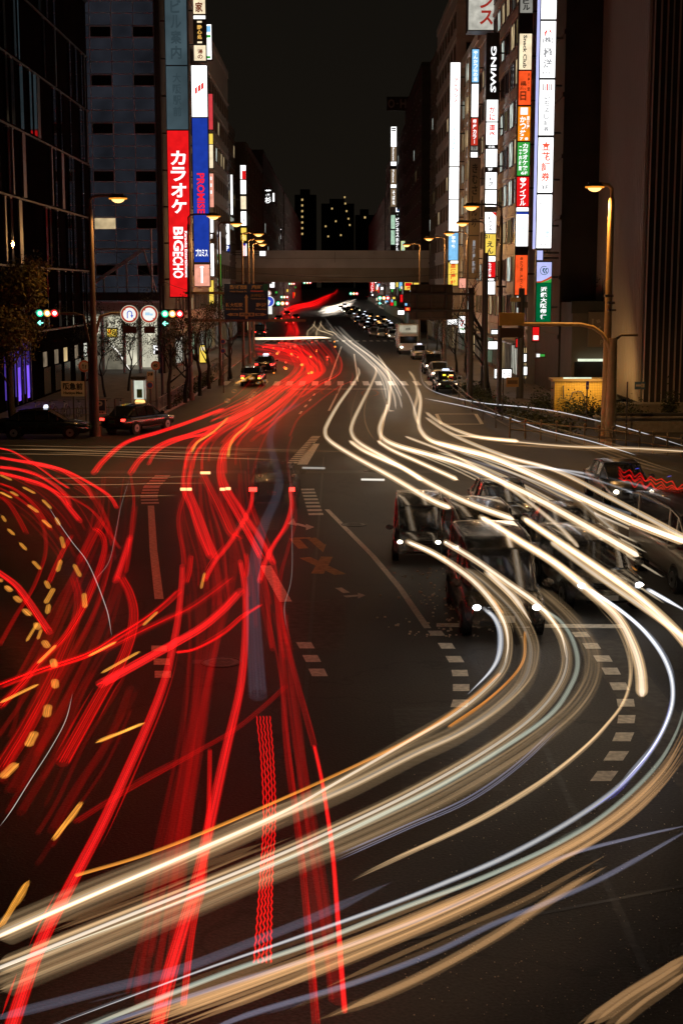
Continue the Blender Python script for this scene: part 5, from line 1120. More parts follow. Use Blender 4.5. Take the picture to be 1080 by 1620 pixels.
# ================================================================ LIGHT TRAILS (glowing tubes along lamp paths over the road, some lifted to show above the cars)
def cr_spline(pts, step=5.0):
    p = [Vector(q) for q in pts]; p = [p[0]*2-p[1]] + p + [p[-1]*2-p[-2]]; out = []
    for i in range(1, len(p)-2):
        n_ = max(1, int((p[i+1]-p[i]).length/step))
        for k in range(n_):
            t = k/n_; a, b_, c, d = p[i-1], p[i], p[i+1], p[i+2]
            out.append(.5*((2*b_)+(c-a)*t+(2*a-5*b_+4*c-d)*t*t+(3*b_-a-3*c+d)*t**3))
    out.append(p[-2]); return out
def path3(pts, h, step=5.0): return [P(q.x, q.y, h) for q in cr_spline(pts, step)]
def offs(V, o, z):
    out = []
    for i, p in enumerate(V):
        d = V[min(i+1, len(V)-1)]-V[max(i-1, 0)]; d.z = 0
        if d.length < 1e-6: d = Vector((0,1,0))
        d.normalize(); out.append(p+Vector((-d.y, d.x, 0))*o+Vector((0,0,z)))
    return out
G = {}
def g_(k, st, p=1.3):
    C = {'r': (1,.004,.005), 'w': (1,.66,.34), 'c': (1,.86,.60), 'b': (.80,.86,1), 'o': (1,.36,.05), 'k': (.95,.52,.22), 'l': (.42,.42,.58), 'g': (.85,.95,.78), 'rp': (1,.03,.03), 'y': (1,.40,.05), 'bl': (.12,.12,1), 'p': (1,.95,.85)}[k]
    return glow('streak_%s_%d_%d' % (k, round(st*100), round(p*10)), C, st, p)
rt = random.Random(11)
FAR = MB(); FARG = ('curling', 'dropping to', 'in the far column', 'farthest ribbon', 'left of the far junction', 'joining the far', 'farthest glare', 'crossing the far junction', 'coming down the street', 'thin cream lines', 'before the right planter', 'across the dark middle', 'behind the right fence')
def trail(label, pts, w, col, soft=.3, fib=5, fs=.5, core=None, h=.75, cat='light trail', group=None, hz=None, step=5.0, dash=None, wave=None, fr=None, parent=None, name='light_trail', taper=None):
    """w width in metres; soft = body brightness; fib thin strands; core=(colour, strength, radius)"""
    tp = (0 if col in ('r', 'rp', 'y', 'o') else .12) if taper is None else taper
    V = path3(pts, h, step); far = group is not None and any(q in group for q in FARG); mb = FAR if far else MB(); hz = hz if hz is not None else w*.32
    segs = [V]
    if dash:
        segs = []; on, off = dash; acc = 0; cur = []; st = True
        for a, b_ in zip(V, V[1:]):
            cur.append(a) if st else None; acc += (b_-a).length
            if acc > (on if st else off):
                if st and len(cur) > 1: segs.append(cur)
                cur = []; acc = 0; st = not st
        if st and len(cur) > 1: segs.append(cur)
    for V in segs:
        if wave:
            V = [v+Vector((wave[0]*math.sin(i*wave[1]), 0, 0)) for i, v in enumerate(V)]
        if soft: mb.tube(V, w/2, g_(col, soft, .5), n=8, rz=hz, taper=tp)
        for i in range(fib):
            u = -1+2*(i+.5)/fib if fib > 1 else 0
            o = u*w*.42+rt.uniform(-.02,.02)*w; z = rt.uniform(-.5,.5)*hz
            mb.tube(offs(V, o, z), fr or w*.5/max(fib,2)*rt.uniform(.35,.8), g_(col, fs*rt.choice([.4,.7,1,1.5]), .6), n=5, taper=tp if isinstance(tp, tuple) else tp*rt.choice([.5,1,2]))
        if len(V) > 24 and fib:
            for q in range(3):
                i0 = rt.randrange(0, len(V)-12); i1 = min(len(V), i0+rt.randint(10, max(11, len(V)//2)))
                mb.tube(offs(V[i0:i1], rt.uniform(-.75,.75)*w, rt.uniform(-.4,.4)*w), rt.uniform(.008,.02), g_(col, fs*.8, .6), n=4, taper=.3)
        if core: mb.tube(V, core[2], g_(core[0], core[1], .8), n=6, taper=tp if isinstance(tp, tuple) else tp*.3)
    if far: return None
    o = mb.build(name, parent)
    if parent is None: tag(o, label, cat, group)
    return o
RT, WT = 'red light trail', 'white light trail'
def red(label, pts, w=.3, s=.55, fib=4, fs=.5, **k): return trail(label, pts, w, 'r', s, fib, fs, h=k.pop('h', .8), cat='light trail', **k)
GR = 'red tail light trails'
B_ = [
 ('thin bright red trail sweeping down from the left edge, highest of the left swarm', [(0,709),(20,714),(45,728),(70,745),(90,760),(109,772)], .22, .8),
 ('bright red trail of the left swarm ending beside the white scribble', [(0,724),(30,729),(70,735),(100,745),(125,762),(140,775),(147,788)], .34, .85),
 ('bright red trail of the left swarm reaching furthest right', [(60,735),(100,743),(135,760),(165,778),(178,790),(185,803)], .30, .9),
 ('bright red trail of the left swarm that hooks down in its middle', [(0,739),(30,743),(60,752),(90,770),(105,785),(111,800)], .34, .8),
 ('thick red trail of the left swarm ending at a blunt tip over the dark patch', [(0,748),(40,758),(70,768),(95,785),(112,806),(127,824)], .40, .75),
 ('red trail on the left with yellow flashes along it', [(0,765),(25,775),(55,800),(80,838)], .3, .5),
 ('red trail that curls back to the left edge', [(0,772),(25,785),(45,800),(65,825),(72,850),(72,875),(65,900),(50,935),(25,975),(0,1020)], .2, .4),
 ('short laddered red streak at the far left', [(0,785),(15,797),(30,820),(42,843)], .34, .45),
 ('thin red trail across the middle of the left swarm', [(40,762),(90,778),(140,803),(165,830),(190,868)], .18, .4),
 ('thick red arc leaving the left edge lower down', [(-5,903),(25,925),(45,950),(65,980),(78,1000)], .36, .85),
 ('laddered red streak rising from the yellow flashes', [(113,848),(95,882),(78,921)], .3, .6),
 ('wide finely laddered red streak in the left swarm', [(163,822),(145,852),(127,887)], .5, .4),
 ('red loop bending right around the left swarm', [(150,836),(161,845),(166,865),(160,892),(146,930),(130,965),(100,1010),(60,1050),(36,1080),(0,1118)], .34, .5),
 ('soft thick red trail in the middle of the left group', [(118,915),(125,945),(120,980),(104,1020),(80,1075),(40,1150),(0,1215)], .42, .45),
 ('very thick red bow left of the dashed line', [(192,913),(205,938),(212,970),(206,1010),(188,1055),(165,1090),(130,1152),(100,1206)], .42, .62),
 ('laddered red block hanging above the thick bow', [(206,849),(196,882),(183,919)], .36, .8),
 ('slim red trail falling beside the dashed line', [(207,750),(212,790),(209,830),(205,875),(200,905)], .2, .45),
 ('broad bright red trail bending into the street, outermost on the left', [(149,748),(165,728),(200,700),(250,684),(300,667),(352,647)], .55, 1.0),
 ('broad bright red trail bending into the street, second from the left', [(207,748),(225,724),(262,700),(305,686),(355,668),(400,648)], .55, 1.0),
 ('short bright red trail above the dashed line bend', [(235,734),(250,712),(290,694),(340,684)], .34, .8),
 ('bright red trail with white cap ending above the pale bus lamps, left strand', [(332,881),(318,848),(303,805),(291,773),(292,745),(300,715),(322,690),(352,668),(390,645),(425,622),(455,604)], .36, .95),
 ('bright red trail with white cap ending above the pale bus lamps, right strand', [(341,881),(328,848),(312,805),(300,773),(302,745),(312,715),(335,690),(365,668),(400,645),(435,622),(462,604)], .36, .95),
 ('wide laddered red ribbon starting at a bright bar', [(320,748),(335,778),(352,812),(366,842),(376,850)], .62, .55),
 ('bright red trail of the centre pair, left strand', [(413,881),(395,848),(372,808),(353,774),(346,745),(352,714),(372,690),(402,664),(435,640),(462,618),(480,600)], .36, .95),
 ('bright red trail of the centre pair, right strand', [(432,890),(415,858),(388,815),(362,774),(352,745),(358,712),(380,686),(412,660),(445,636),(472,612),(486,596)], .36, .9),
 ('bright red trail drawn down from the left tail lamp of the stopped car', [(400,776),(397,798),(384,826),(362,860),(340,888),(324,918)], .26, 1.0),
 ('bright red trail drawn down from the right tail lamp of the stopped car', [(459,776),(461,800),(452,832),(432,864),(418,894),(411,920)], .28, 1.0),
 ('mid red trail curling round the centre left lanes', [(300,745),(296,770),(283,820),(290,870),(292,893)], .3, .35),
 ('huge bright red trail sweeping to the bottom left corner', [(289,895),(287,930),(281,985),(272,1030),(262,1072),(240,1132),(202,1218),(160,1308),(112,1400),(62,1500),(15,1635)], .30, .85),
 ('huge bright red trail running down to the bottom edge left of centre', [(380,888),(388,935),(388,1000),(384,1060),(376,1110),(357,1190),(336,1285),(314,1385),(286,1480),(262,1560),(246,1635)], .30, .85),
 ('short bright red streaks beside the top of the left huge trail', [(302,880),(299,905),(294,922)], .3, .7),
 ('short bright red and orange streak beside the top of the right huge trail', [(389,877),(391,895),(389,912)], .26, .7),
 ('laddered red strip crossing low to the left, uppermost', [(283,935),(262,955),(230,980),(190,1005),(140,1035),(60,1062),(0,1085)], .36, .55),
 ('dim wide red strip crossing between the huge trails', [(365,915),(335,938),(300,962),(262,980),(220,1000),(160,1030)], .46, .3),
 ('bright laddered red strip crossing low to the left', [(380,935),(352,965),(318,993),(272,1020),(225,1046),(160,1082)], .44, .75),
 ('narrow red strip below the bright laddered one', [(412,957),(385,975),(352,1003),(310,1026),(280,1032)], .2, .6),
 ('slim red trail falling on the right to the bottom edge', [(462,690),(455,712),(456,745),(465,790),(467,825),(455,870),(443,920),(447,985),(465,1060),(482,1125),(497,1180)], .20, .28),
 ('bright thin red trail at the bottom centre', [(497,1180),(508,1230),(518,1290),(526,1350),(532,1425),(538,1510),(545,1600)], .12, .9),
 ('soft dim red trail left of the bottom centre one', [(432,900),(440,980),(448,1090),(455,1180),(468,1290),(483,1420),(500,1620)], .18, .3),
 ('thin red trail beside the right huge one at the bottom', [(332,1186),(331,1250),(328,1310),(318,1400),(300,1500),(290,1590)], .13, .6),
 ('dim red trail crossing upward from the left to the pale ghost trail', [(452,1085),(420,1115),(370,1155),(300,1195),(200,1250),(120,1300)], .2, .22),
 ('thin red trail rising right of the lavender trail', [(408,830),(398,800),(400,765),(403,740),(412,708),(425,680)], .18, .35),
 ('slim red trail from the far crossing down to the middle lanes', [(557,590),(556,602),(535,612),(500,638),(472,662),(458,690)], .2, .45),
 ('slim red trail parallel to the far crossing one', [(531,592),(528,605),(500,622),(450,655),(400,680)], .18, .4),
]
for (lab, pts, w, s) in B_: red(lab, pts, w*(.54 if pts[0][1] > 640 or w < .5 else .7), round(s*.5,1), 6, round(s*1.1,1), core=('rp', .6, w*.2) if s > .7 else None)
def family(lab, A, Bc, n_, w, s, grp, col='r', h=.8, jit=2.5, fib=0, core=None, ends=True, step=6, sv=.5):
    if col == 'r' and w < .4: n_ = int(n_*1.3)
    """a sheaf of look-alike streaks between two guide curves"""
    m = 14
    def rs_(c):
        q = cr_spline(c, 3); return [q[int(i*(len(q)-1)/(m-1))] for i in range(m)]
    a, b_ = rs_(A), rs_(Bc)
    for i in range(n_):
        u = (i+.5)/n_+rt.uniform(-.5,.5)/n_; j = rt.uniform(-jit, jit); ph = rt.uniform(0, 6)
        pts = [a[k].lerp(b_[k], u)+Vector((j+jit*.5*math.sin(k*.7+ph), jit*.25*math.sin(k*.9+ph))) for k in range(m)]
        if ends: k0, k1 = rt.randint(0, 3), rt.randint(0, 3); pts = pts[k0:m-k1]
        ss = s*(1.15 if col == 'r' and s > .4 else .85)*rt.uniform(1-sv, 1+sv); ww = w*((.48 if col == 'r' and w < .4 else .6) if w > .15 else .75)*rt.uniform(.4, 1.3)
        trail(lab, pts, ww, col, round(ss*20)/20 or .05, fib, round(ss*20)/20 or .05, core, h, group=grp, step=step)
N = 'light_trail'
family('dim red streak in the sheaf falling to the lower left', [(150,750),(140,830),(95,930),(40,1040),(0,1100)], [(220,760),(205,880),(170,1000),(100,1130),(10,1290)], 13, .22, .15, 'dim red streaks falling to the lower left', jit=6)
family('dim red streak of the left swarm', [(0,715),(60,738),(110,775),(150,830)], [(0,790),(50,830),(90,880),(110,940)], 8, .2, .22, 'dim red streaks of the left swarm')
family('dim red streak of the swarm right edge', [(70,735),(140,765),(175,820),(190,880)], [(110,772),(150,810),(165,850),(172,900)], 4, .2, .25, 'dim red streaks at the right edge of the swarm')
family('dim vertical red streak in the lower centre left', [(270,760),(285,870),(300,1000),(285,1200),(200,1560)], [(350,760),(380,900),(340,1080),(300,1300),(270,1620)], 12, .13, .10, 'dim vertical red streaks between the huge trails', jit=9)
family('dim red streak in the middle lanes', [(285,745),(288,800),(305,880),(310,960)], [(400,720),(410,800),(440,890),(470,1050)], 12, .22, .25, 'dim red streaks of the middle lanes', jit=5)
family('dim red streak on the lower right side of the red field', [(400,860),(420,960),(450,1100),(500,1560)], [(440,860),(460,960),(470,1100),(550,1600)], 4, .14, .18, 'dim red streaks beside the bottom centre trail', jit=5)
family('dim brownish red streak in the lower left field', [(60,1000),(30,1100),(0,1180)], [(260,1050),(180,1200),(60,1400)], 10, .15, .10, 'brownish red streaks of the lower left field', jit=8)
family('bright red streak in the fan entering the street', [(330,660),(380,640),(430,612),(470,590)], [(400,700),(440,665),(480,620),(500,590)], 16, .30, .5, 'bright red streaks of the fan entering the street', jit=3)
family('bright red streak in the bundle above the junction', [(290,740),(300,705),(340,675),(400,640),(460,600)], [(372,750),(375,705),(410,672),(450,640),(490,598)], 12, .28, .5, 'bright red streaks of the bundle above the junction', jit=4)
family('bright red streak along the left kerb lanes', [(300,664),(340,645),(380,622),(400,600)], [(350,668),(390,648),(420,630),(450,605)], 6, .28, .6, 'bright red streaks along the left kerb lanes', jit=2)
family('red streak crossing the far junction', [(410,550),(440,555),(470,570),(488,590),(470,606),(440,618)], [(430,540),(470,545),(500,565),(515,585),(495,600),(460,618)], 15, .55, .7, 'red streaks curling over the far junction', jit=3, step=3)
family('red streak dropping from the far lanes to the crossing', [(455,535),(470,555),(480,575),(484,595)], [(505,535),(520,552),(532,570),(535,588)], 12, .45, .7, 'red streaks dropping to the crossing', jit=2, step=3)
family('red streak in the far column of tail lights', [(444,495),(452,510),(455,522),(452,534)], [(466,492),(466,508),(472,520),(474,534)], 11, .8, .8, 'red streaks in the far column', jit=2, step=3)
family('red streak in the farthest tail light ribbon', [(441,494),(460,485),(490,478),(515,468),(536,462)], [(452,497),(475,488),(498,484),(515,474),(524,465)], 14, 1.5, .9, 'red streaks of the farthest ribbon', jit=1.5, step=3)
family('long outer red streak from the far crossing back to the fan', [(512,534),(525,552),(536,572),(532,590),(500,606),(440,640)], [(518,532),(530,550),(541,570),(538,592),(508,610),(455,646)], 3, .3, .6, 'long outer red streaks from the far crossing', jit=1, step=3)
family('short red streak between the far column and the junction', [(405,541),(440,548),(470,556)], [(400,562),(445,572),(480,584)], 10, .5, .6, 'short red streaks left of the far junction', jit=2, step=3)
family('red streak joining the far column to the left lanes', [(448,530),(446,545),(456,560),(466,580),(452,600),(420,622)], [(474,532),(484,550),(498,568),(496,585),(476,602),(446,620)], 10, .45, .7, 'red streaks joining the far column to the left lanes', jit=3, step=3)
rs8 = random.Random(8)
for i in range(34):
    px, py = rs8.uniform(405, 530), rs8.uniform(537, 592)
    if py > 560 and px < 430: continue
    v = P(px, py, .8); k = rs8.uniform(.07, .15); mb = MB(); mb.blob((v.x, v.y, v.z), k, .1, k*.8, emi('standing_tail_red', (1,.06,.03), 2, 0, False) if i % 2 else emi('standing_tail_orange', (1,.3,.04), 1.6, 0, False), n=6)
    tag(mb.build('standing_lamp_dot'), 'small %s dot of a lamp among the far red trails' % ('red' if i % 2 else 'orange'), 'lamp dot', 'small %s lamp dots among the far red trails' % ('red' if i % 2 else 'orange'))
for (lab, pts) in (('dashed orange flashes along the outer far red trail', [(512,536),(524,555),(534,573),(533,583),(527,591)]), ('dashed orange flashes left of the far junction', [(462,560),(466,575),(468,585)]), ('dashed orange flashes in the middle of the far junction', [(486,563),(487,572),(493,583)]), ('dashed orange flashes along the kerb trail by the hazard car', [(400,598),(376,605),(371,618),(357,638)]), ('dashed orange flashes right of the hazard car', [(420,602),(405,608),(402,622),(390,638)]), ('dashed orange flashes of the far ribbon', [(447,493),(465,485),(485,478),(512,472),(528,464)]), ('dashed orange flashes of the far column', [(455,500),(462,512),(456,524),(470,534)])):
    trail(lab, pts, .34, 'y', 1.3, 0, 1, ('p', .8, .07), .85, 'turn signal trail', dash=(.9, .9), step=2)
for (lab, pts, w) in (('continuous orange line over the hazard car', [(374,606),(392,597),(404,590),(415,586)], .2), ('orange streak above the left lanes', [(360,661),(345,677),(328,690),(312,700),(304,714)], .14), ('orange streak above the centre lanes', [(400,661),(388,676),(372,690),(364,705),(361,722)], .14)):
    trail(lab, pts, w, 'y', 1.2, 0, 1, ('y', .8, w*.3), .85, 'turn signal trail')
# yellow flashes of the left swarm
YS = [('row of orange flashes, inner one of the left swarm', [[(0,751),(20,760)],[(36,770),(57,781)],[(67,790),(82,805)],[(88,818),(95,832)],[(97,848),(102,868)],[(97,885),(91,905)],[(117,892),(128,913)],[(133,938),(135,962)]], .20),
      ('row of orange flashes, middle one of the left swarm', [[(0,778),(20,788)],[(16,777),(30,785)],[(44,798),(62,811)],[(67,822),(82,835)],[(72,918),(79,932)],[(86,930),(72,955)],[(78,955),(75,972)]], .20),
      ('row of orange flashes, outer one at the left edge', [[(3,815),(10,826)],[(12,836),(24,847)],[(31,858),(43,871)],[(52,887),(65,901)]], .18),
      ('row of large pale orange flashes curving down the left side', [[(-2,915),(4,921)],[(9,927),(19,936)],[(23,943),(34,953)],[(37,963),(49,974)],[(57,985),(62,996)],[(69,1013),(77,1025)],[(84,1042),(87,1056)],[(87,1074),(88,1089)],[(77,1115),(74,1134)],[(56,1158),(45,1180)],[(26,1208),(4,1230)]], .24),
      ('slanted orange dashes crossing the lower left field', [[(60,985),(42,1015)],[(66,995),(60,1012)],[(250,967),(226,990)],[(222,1030),(160,1065)],[(185,1015),(140,1038)],[(230,1143),(152,1175)],[(131,1268),(84,1330)],[(47,1392),(0,1468)],[(90,1020),(60,1050)],[(324,905),(318,932)],[(62,1082),(0,1112)]], .12)]
for (lab, segs, w) in YS:
    t = thing('turn_signal_trail', lab, 'turn signal trail')
    for sg in segs:
        a, c = Vector(sg[0]), Vector(sg[1]); trail(None, [a, a.lerp(c, .5), c], w*.62, 'o' if w > .22 else 'y', .7, 4, .6, None, .8, parent=t, name='flash', step=3, taper=.1)
# headlight trails
def white(lab, pts, w=.22, s=.7, col='w', core=('c', 1.4, .05), fib=3, fs=.4, h=.68, **k): return trail(lab, pts, w, col, s, fib, fs, core, h, **k)
Wh = [
 ('cream trail making the leftmost hook then running to the dark minivan', [(565,580),(568,590),(558,608),(535,640),(518,670),(514,684),(522,698),(560,722),(620,755),(680,790),(713,804)], .26, .85, 1.5),
 ('cream trail making the second hook and passing over the minivan roofs', [(591,578),(595,588),(589,604),(572,638),(558,668),(556,685),(570,702),(620,730),(680,765),(740,795),(813,822)], .26, .8, 1.4),
 ('short cream trail between the first two hooks', [(552,697),(575,713),(610,729),(640,742),(668,760)], .28, .9, 1.6),
 ('short cream trail right of the second hook', [(596,697),(620,712),(660,730),(700,748),(724,759)], .28, .9, 1.6),
 ('bright white trail of the third hook', [(596,560),(612,585),(617,610),(614,640),(604,664),(600,680),(606,694),(630,706),(680,720),(740,738),(800,765),(860,795),(940,840),(1010,880)], .30, .9, 1.6),
 ('bright white trail of the fourth hook running off the right edge', [(661,613),(665,635),(662,665),(666,682),(682,697),(720,709),(780,725),(850,755),(920,788),(1000,825),(1085,858)], .30, 1.0, 1.8),
 ('short white trail ending blunt in the right lanes', [(600,600),(606,625),(616,650),(624,650)], .2, .5, .8),
 ('brownish cream trail right of the hooks', [(646,586),(655,600),(660,625),(655,650),(662,672)], .3, .7, .8),
 ('peach tipped trail above the cycle box', [(673,652),(695,668),(725,682),(760,692),(820,698)], .28, .6, .6),
 ('short white blurred trail at the right lane edge', [(708,682),(722,688),(750,691),(820,699),(900,706),(1000,709),(1085,714)], .24, .4, .4),
 ('thick cream trail starting at the minivan headlight', [(645,857),(690,878),(740,912),(775,948),(797,985),(803,1020),(795,1058),(765,1093),(715,1132),(650,1170),(560,1222),(450,1283),(300,1350),(150,1415),(-10,1485)], .24, .55, .9),
 ('thick pale cream trail beside the minivan one, outer strand', [(735,898),(775,930),(815,972),(836,1012),(838,1045),(825,1080),(785,1120),(725,1160),(650,1195),(540,1250),(420,1300),(300,1352),(150,1412),(-10,1482)], .34, .50, .3),
 ('thick cream trail starting over the brown minivan', [(705,858),(750,885),(800,920),(852,958),(885,1000),(896,1045),(880,1090),(835,1140),(755,1196),(650,1255),(540,1308),(400,1370),(200,1450),(-10,1535)], .26, .55, .9),
 ('brown trail outside the second cream one', [(848,928),(895,970),(928,1012),(938,1050),(927,1090),(890,1135),(810,1195),(690,1265),(550,1330),(400,1390),(200,1475),(-10,1560)], .34, .34, .0),
 ('cream trail from the third lane bending under the sport utility car', [(760,818),(820,855),(880,893),(935,938),(975,975),(1000,1020),(1012,1060),(1015,1102)], .26, .8, 1.2),
 ('cream trail from the right lane to the right edge', [(828,820),(880,855),(950,902),(1010,945),(1060,990),(1095,1030)], .26, .75, 1.1),
 ('thin white trail from the far headlight crossing the sport utility car', [(870,857),(935,905),(1000,950),(1085,1010)], .16, .6, .9),
 ('wide pale trail over the silver van', [(690,700),(760,716),(840,745),(900,780),(960,830),(970,838)], .40, .5, .7),
 ('thin cream trail crossing to the right edge under the fence', [(640,690),(720,722),(800,768),(880,830),(915,866)], .16, .6, .8),
 ('white trail touching the silver van roof', [(672,660),(720,690),(800,722),(880,745),(960,785),(1040,828),(1085,852)], .2, .6, .8),
]
for (lab, pts, w, s, c) in Wh: white(lab, pts, w*(.72 if s > .56 else .9), round(s*(.9 if s > .56 else .22), 2), core=('p', c*(1 if s > .56 else .75), w*(.19 if s > .56 else .085)) if c else None, fib=9 if w > .2 else 3, fs=round((.7 if s > .56 else .42)*s, 2), hz=w*.38, fr=w*.045, taper=.02, h=2.0 if any(q in lab for q in ('sport utility', 'third lane', 'silver van', 'minivan roofs', 'running to the dark', 'from the right lane', 'crossing to the right edge', 'third hook', 'fourth hook', 'outside the second', 'outer strand')) else .68)
Bl = [
 ('bluish white trail from the tall van left headlight', [(765,962),(782,978),(791,1002),(789,1035),(775,1062),(740,1098)], .12, .8, 'b', 1.2),
 ('bluish white trail from the tall van right headlight', [(857,963),(885,982),(905,1012),(913,1050),(902,1085),(870,1130),(800,1180),(700,1240),(600,1290),(450,1360),(250,1440),(-20,1540)], .10, .35, 'g', .3),
 ('bluish white trail from the sport utility car left headlight', [(933,933),(980,965),(1020,1000),(1050,1042),(1063,1085),(1058,1130),(1030,1185),(980,1243),(900,1300),(800,1355),(700,1398),(600,1437),(450,1490),(300,1542),(60,1632)], .10, .28, 'b', .4),
 ('bluish white trail from the sport utility car right headlight', [(1025,933),(1055,950),(1090,970)], .14, .9, 'b', 1.5),
 ('pale green white thin trail outside the bluish one', [(1090,1090),(1068,1160),(1030,1220),(960,1285),(880,1335),(760,1390),(640,1435),(500,1490),(340,1545),(100,1640)], .08, .28, 'g', .25),
 ('lavender thin trail crossing the dark road low right', [(1090,1305),(1000,1325),(900,1352),(800,1395),(700,1440),(600,1478),(480,1520),(350,1560),(100,1640)], .07, .22, 'l', .2),
 ('second lavender trail below the crossing one', [(1090,1312),(1020,1352),(940,1395),(860,1430),(780,1462),(680,1510),(560,1555),(380,1610),(300,1650)], .09, .2, 'l', .15),
 ('blue grey streak above the brown bottom trails', [(620,1395),(500,1450),(400,1490),(280,1535),(150,1570),(-40,1620)], .14, .15, 'l', 0),
 ('faint blue white trail over the fence, upper', [(800,735),(900,745),(1000,765),(1085,792)], .16, .3, 'b', .3),
 ('faint blue white trail over the fence, lower', [(790,720),(900,748),(980,772),(1085,815)], .14, .3, 'b', .3),
 ('thin white cyclist trail from the queue to the right edge, upper', [(668,565),(665,588),(672,610),(700,624),(760,637),(840,645),(900,655),(1000,680),(1085,707)], .07, .8, 'b', .8),
 ('thin white cyclist trail from the cycle box to the right edge, lower', [(670,630),(740,644),(800,660),(860,680),(930,697),(980,712),(1005,720)], .07, .8, 'b', .8),
]
for (lab, pts, w, s, col, c) in Bl: trail(lab, pts, w, col, s*.7, 2, s*.3, ('p' if col == 'b' else col, c, w*.25) if c else None, .7, taper=(.001, .55) if 'from the' in lab and 'thin white' not in lab else None)
trail('wide dim lavender ghost trail weaving down the centre', [(470,640),(445,652),(432,672),(427,700),(436,735),(442,760),(436,790),(420,825),(407,865),(400,930),(402,1000),(408,1100)],   .32, 'l', .09, 5, .10, None, 1.0, taper=0)
family('brown cream fibre of the lowest right turning bundle', [(1090,1130),(1050,1205),(960,1290),(820,1370),(650,1450),(430,1530),(150,1625)], [(1090,1195),(1060,1235),(980,1310),(850,1385),(690,1462),(500,1545),(300,1625)], 9, .09, .38, 'brown cream fibres of the lowest turning bundle', 'k', h=.7, jit=2, ends=False, step=10)
family('cream fibre of the middle turning bundle', [(940,958),(975,1000),(990,1040),(992,1085),(960,1140),(880,1215),(760,1290),(640,1345),(540,1395)], [(962,962),(1000,1010),(1003,1060),(990,1110),(950,1160),(870,1230),(760,1300),(620,1365),(500,1420)], 6, .07, .35, 'cream fibres of the middle turning bundle', 'w', h=.7, jit=2, ends=True, step=8)
family('thin lavender line of the triple streak', [(884,1140),(820,1202),(740,1258),(640,1303),(530,1350)], [(888,1150),(824,1212),(745,1268),(645,1313),(530,1365)], 4, .03, .5, 'thin parallel lavender lines', 'l', h=.5, jit=.3, ends=False, step=8)
family('dim brown streak of the left bottom field', [(540,1260),(400,1320),(200,1400),(0,1470)], [(540,1350),(400,1410),(200,1490),(0,1580)], 9, .12, .12, 'dim brown streaks between the two big cream trails', 'k', h=.6, jit=4, ends=True, step=12)
family('dim grey streak along the bottom', [(700,1400),(500,1480),(300,1550),(100,1615)], [(1000,1345),(800,1450),(600,1540),(420,1620)], 8, .12, .12, 'dim grey streaks along the bottom', 'k', h=.6, jit=5, ends=True, step=12)
family('dim brown streak in the bottom right corner', [(1090,1500),(1000,1555),(900,1620)], [(1090,1545),(1040,1580),(980,1630)], 6, .16, .22, 'dim brown streaks in the bottom right corner', 'k', h=.6, jit=2, ends=False, step=10)
family('dim brown streak right of the bottom', [(960,1370),(880,1415),(780,1480),(660,1545),(540,1600)], [(940,1375),(860,1430),(770,1490),(640,1560),(500,1615)], 3, .2, .25, 'dim brown streaks right of the bottom', 'k', h=.6, jit=2, ends=False, step=10)
family('white streak of the bundle coming down the street', [(515,488),(535,515),(560,540),(590,562),(620,590),(650,625),(664,660)], [(500,490),(525,525),(550,545),(578,568),(605,598),(612,640),(606,668)], 11, .30, .62, 'white streaks coming down the street', 'w', h=.7, jit=2, core=('p', 1.5, .07), step=3, sv=.35)
family('white streak of the farthest glare', [(500,492),(515,487),(540,480),(562,472)], [(512,498),(530,492),(548,485),(565,478)], 16, 1.1, 1.3, 'white streaks of the farthest glare', 'w', h=.7, jit=2, core=('p', 2.2, .3), step=3)
family('white streak crossing the far junction', [(390,535),(440,534),(500,533),(540,533)], [(392,538),(450,537),(500,536),(515,535)], 5, .35, .6, 'white streaks crossing the far junction', 'w', h=.7, jit=1, core=('c', 1.2, .07), ends=True, step=5)
for (lab, pts) in (('forked white streak on the far junction, left', [(498,507),(496,515),(487,524),(486,533)]), ('forked white streak on the far junction, right', [(508,507),(506,516),(501,524),(500,533)]), ('looping white streak of the far junction, left', [(494,512),(504,522),(516,526),(528,531)]), ('looping white streak of the far junction, right', [(505,510),(515,522),(527,526),(534,531)])): white(lab, pts, .3, .8, core=('c', 1.4, .08), step=2)
family('cream streak of the right sweeping lanes', [(665,700),(740,716),(820,742),(900,775),(1000,818),(1085,845)], [(640,712),(720,745),(800,790),(870,835),(960,900),(1085,990)], 10, .13, .34, 'cream streaks of the right sweeping lanes', 'w', h=.7, jit=4, core=('c', .6, .03), step=6)
family('blue grey streak of the right sweeping lanes', [(700,706),(780,724),(880,757),(980,800),(1085,830)], [(620,706),(700,735),(800,776),(900,838),(1000,885)], 7, .16, .26, 'blue grey streaks of the right sweeping lanes', 'b', h=.7, jit=4, step=6)
family('thin cream line across the near junction', [(0,702),(150,704),(300,706),(600,713)], [(0,718),(150,722),(300,728),(450,735)], 6, .05, .3, 'thin cream lines across the near junction', 'k', h=.7, jit=2, ends=True, step=14)
family('thin brown line before the right planter', [(780,698),(900,702),(1085,708)], [(800,706),(900,712),(1085,722)], 5, .06, .3, 'thin brown lines before the right planter', 'k', h=.7, jit=2, ends=False, step=14)
family('thin grey line across the dark middle of the junction', [(0,802),(150,803),(330,800)], [(60,745),(200,744),(330,742)], 3, .05, .25, 'thin grey lines across the dark middle', 'k', h=.7, jit=2, ends=True, step=14)
family('thin brown hook between the cream hooks', [(567,592),(550,625),(541,660),(543,680),(552,697)], [(594,600),(582,640),(582,665),(590,685),(600,697)], 2, .06, .55, 'thin brown hooks between the cream hooks', 'k', h=.7, jit=0, ends=False, step=4)
family('dim grey streak behind the right fence', [(740,640),(850,668),(960,700),(1085,735)], [(780,665),(860,690),(960,722),(1085,765)], 8, .10, .14, 'dim grey streaks behind the right fence', 'k', h=.7, jit=3, ends=True, step=10)
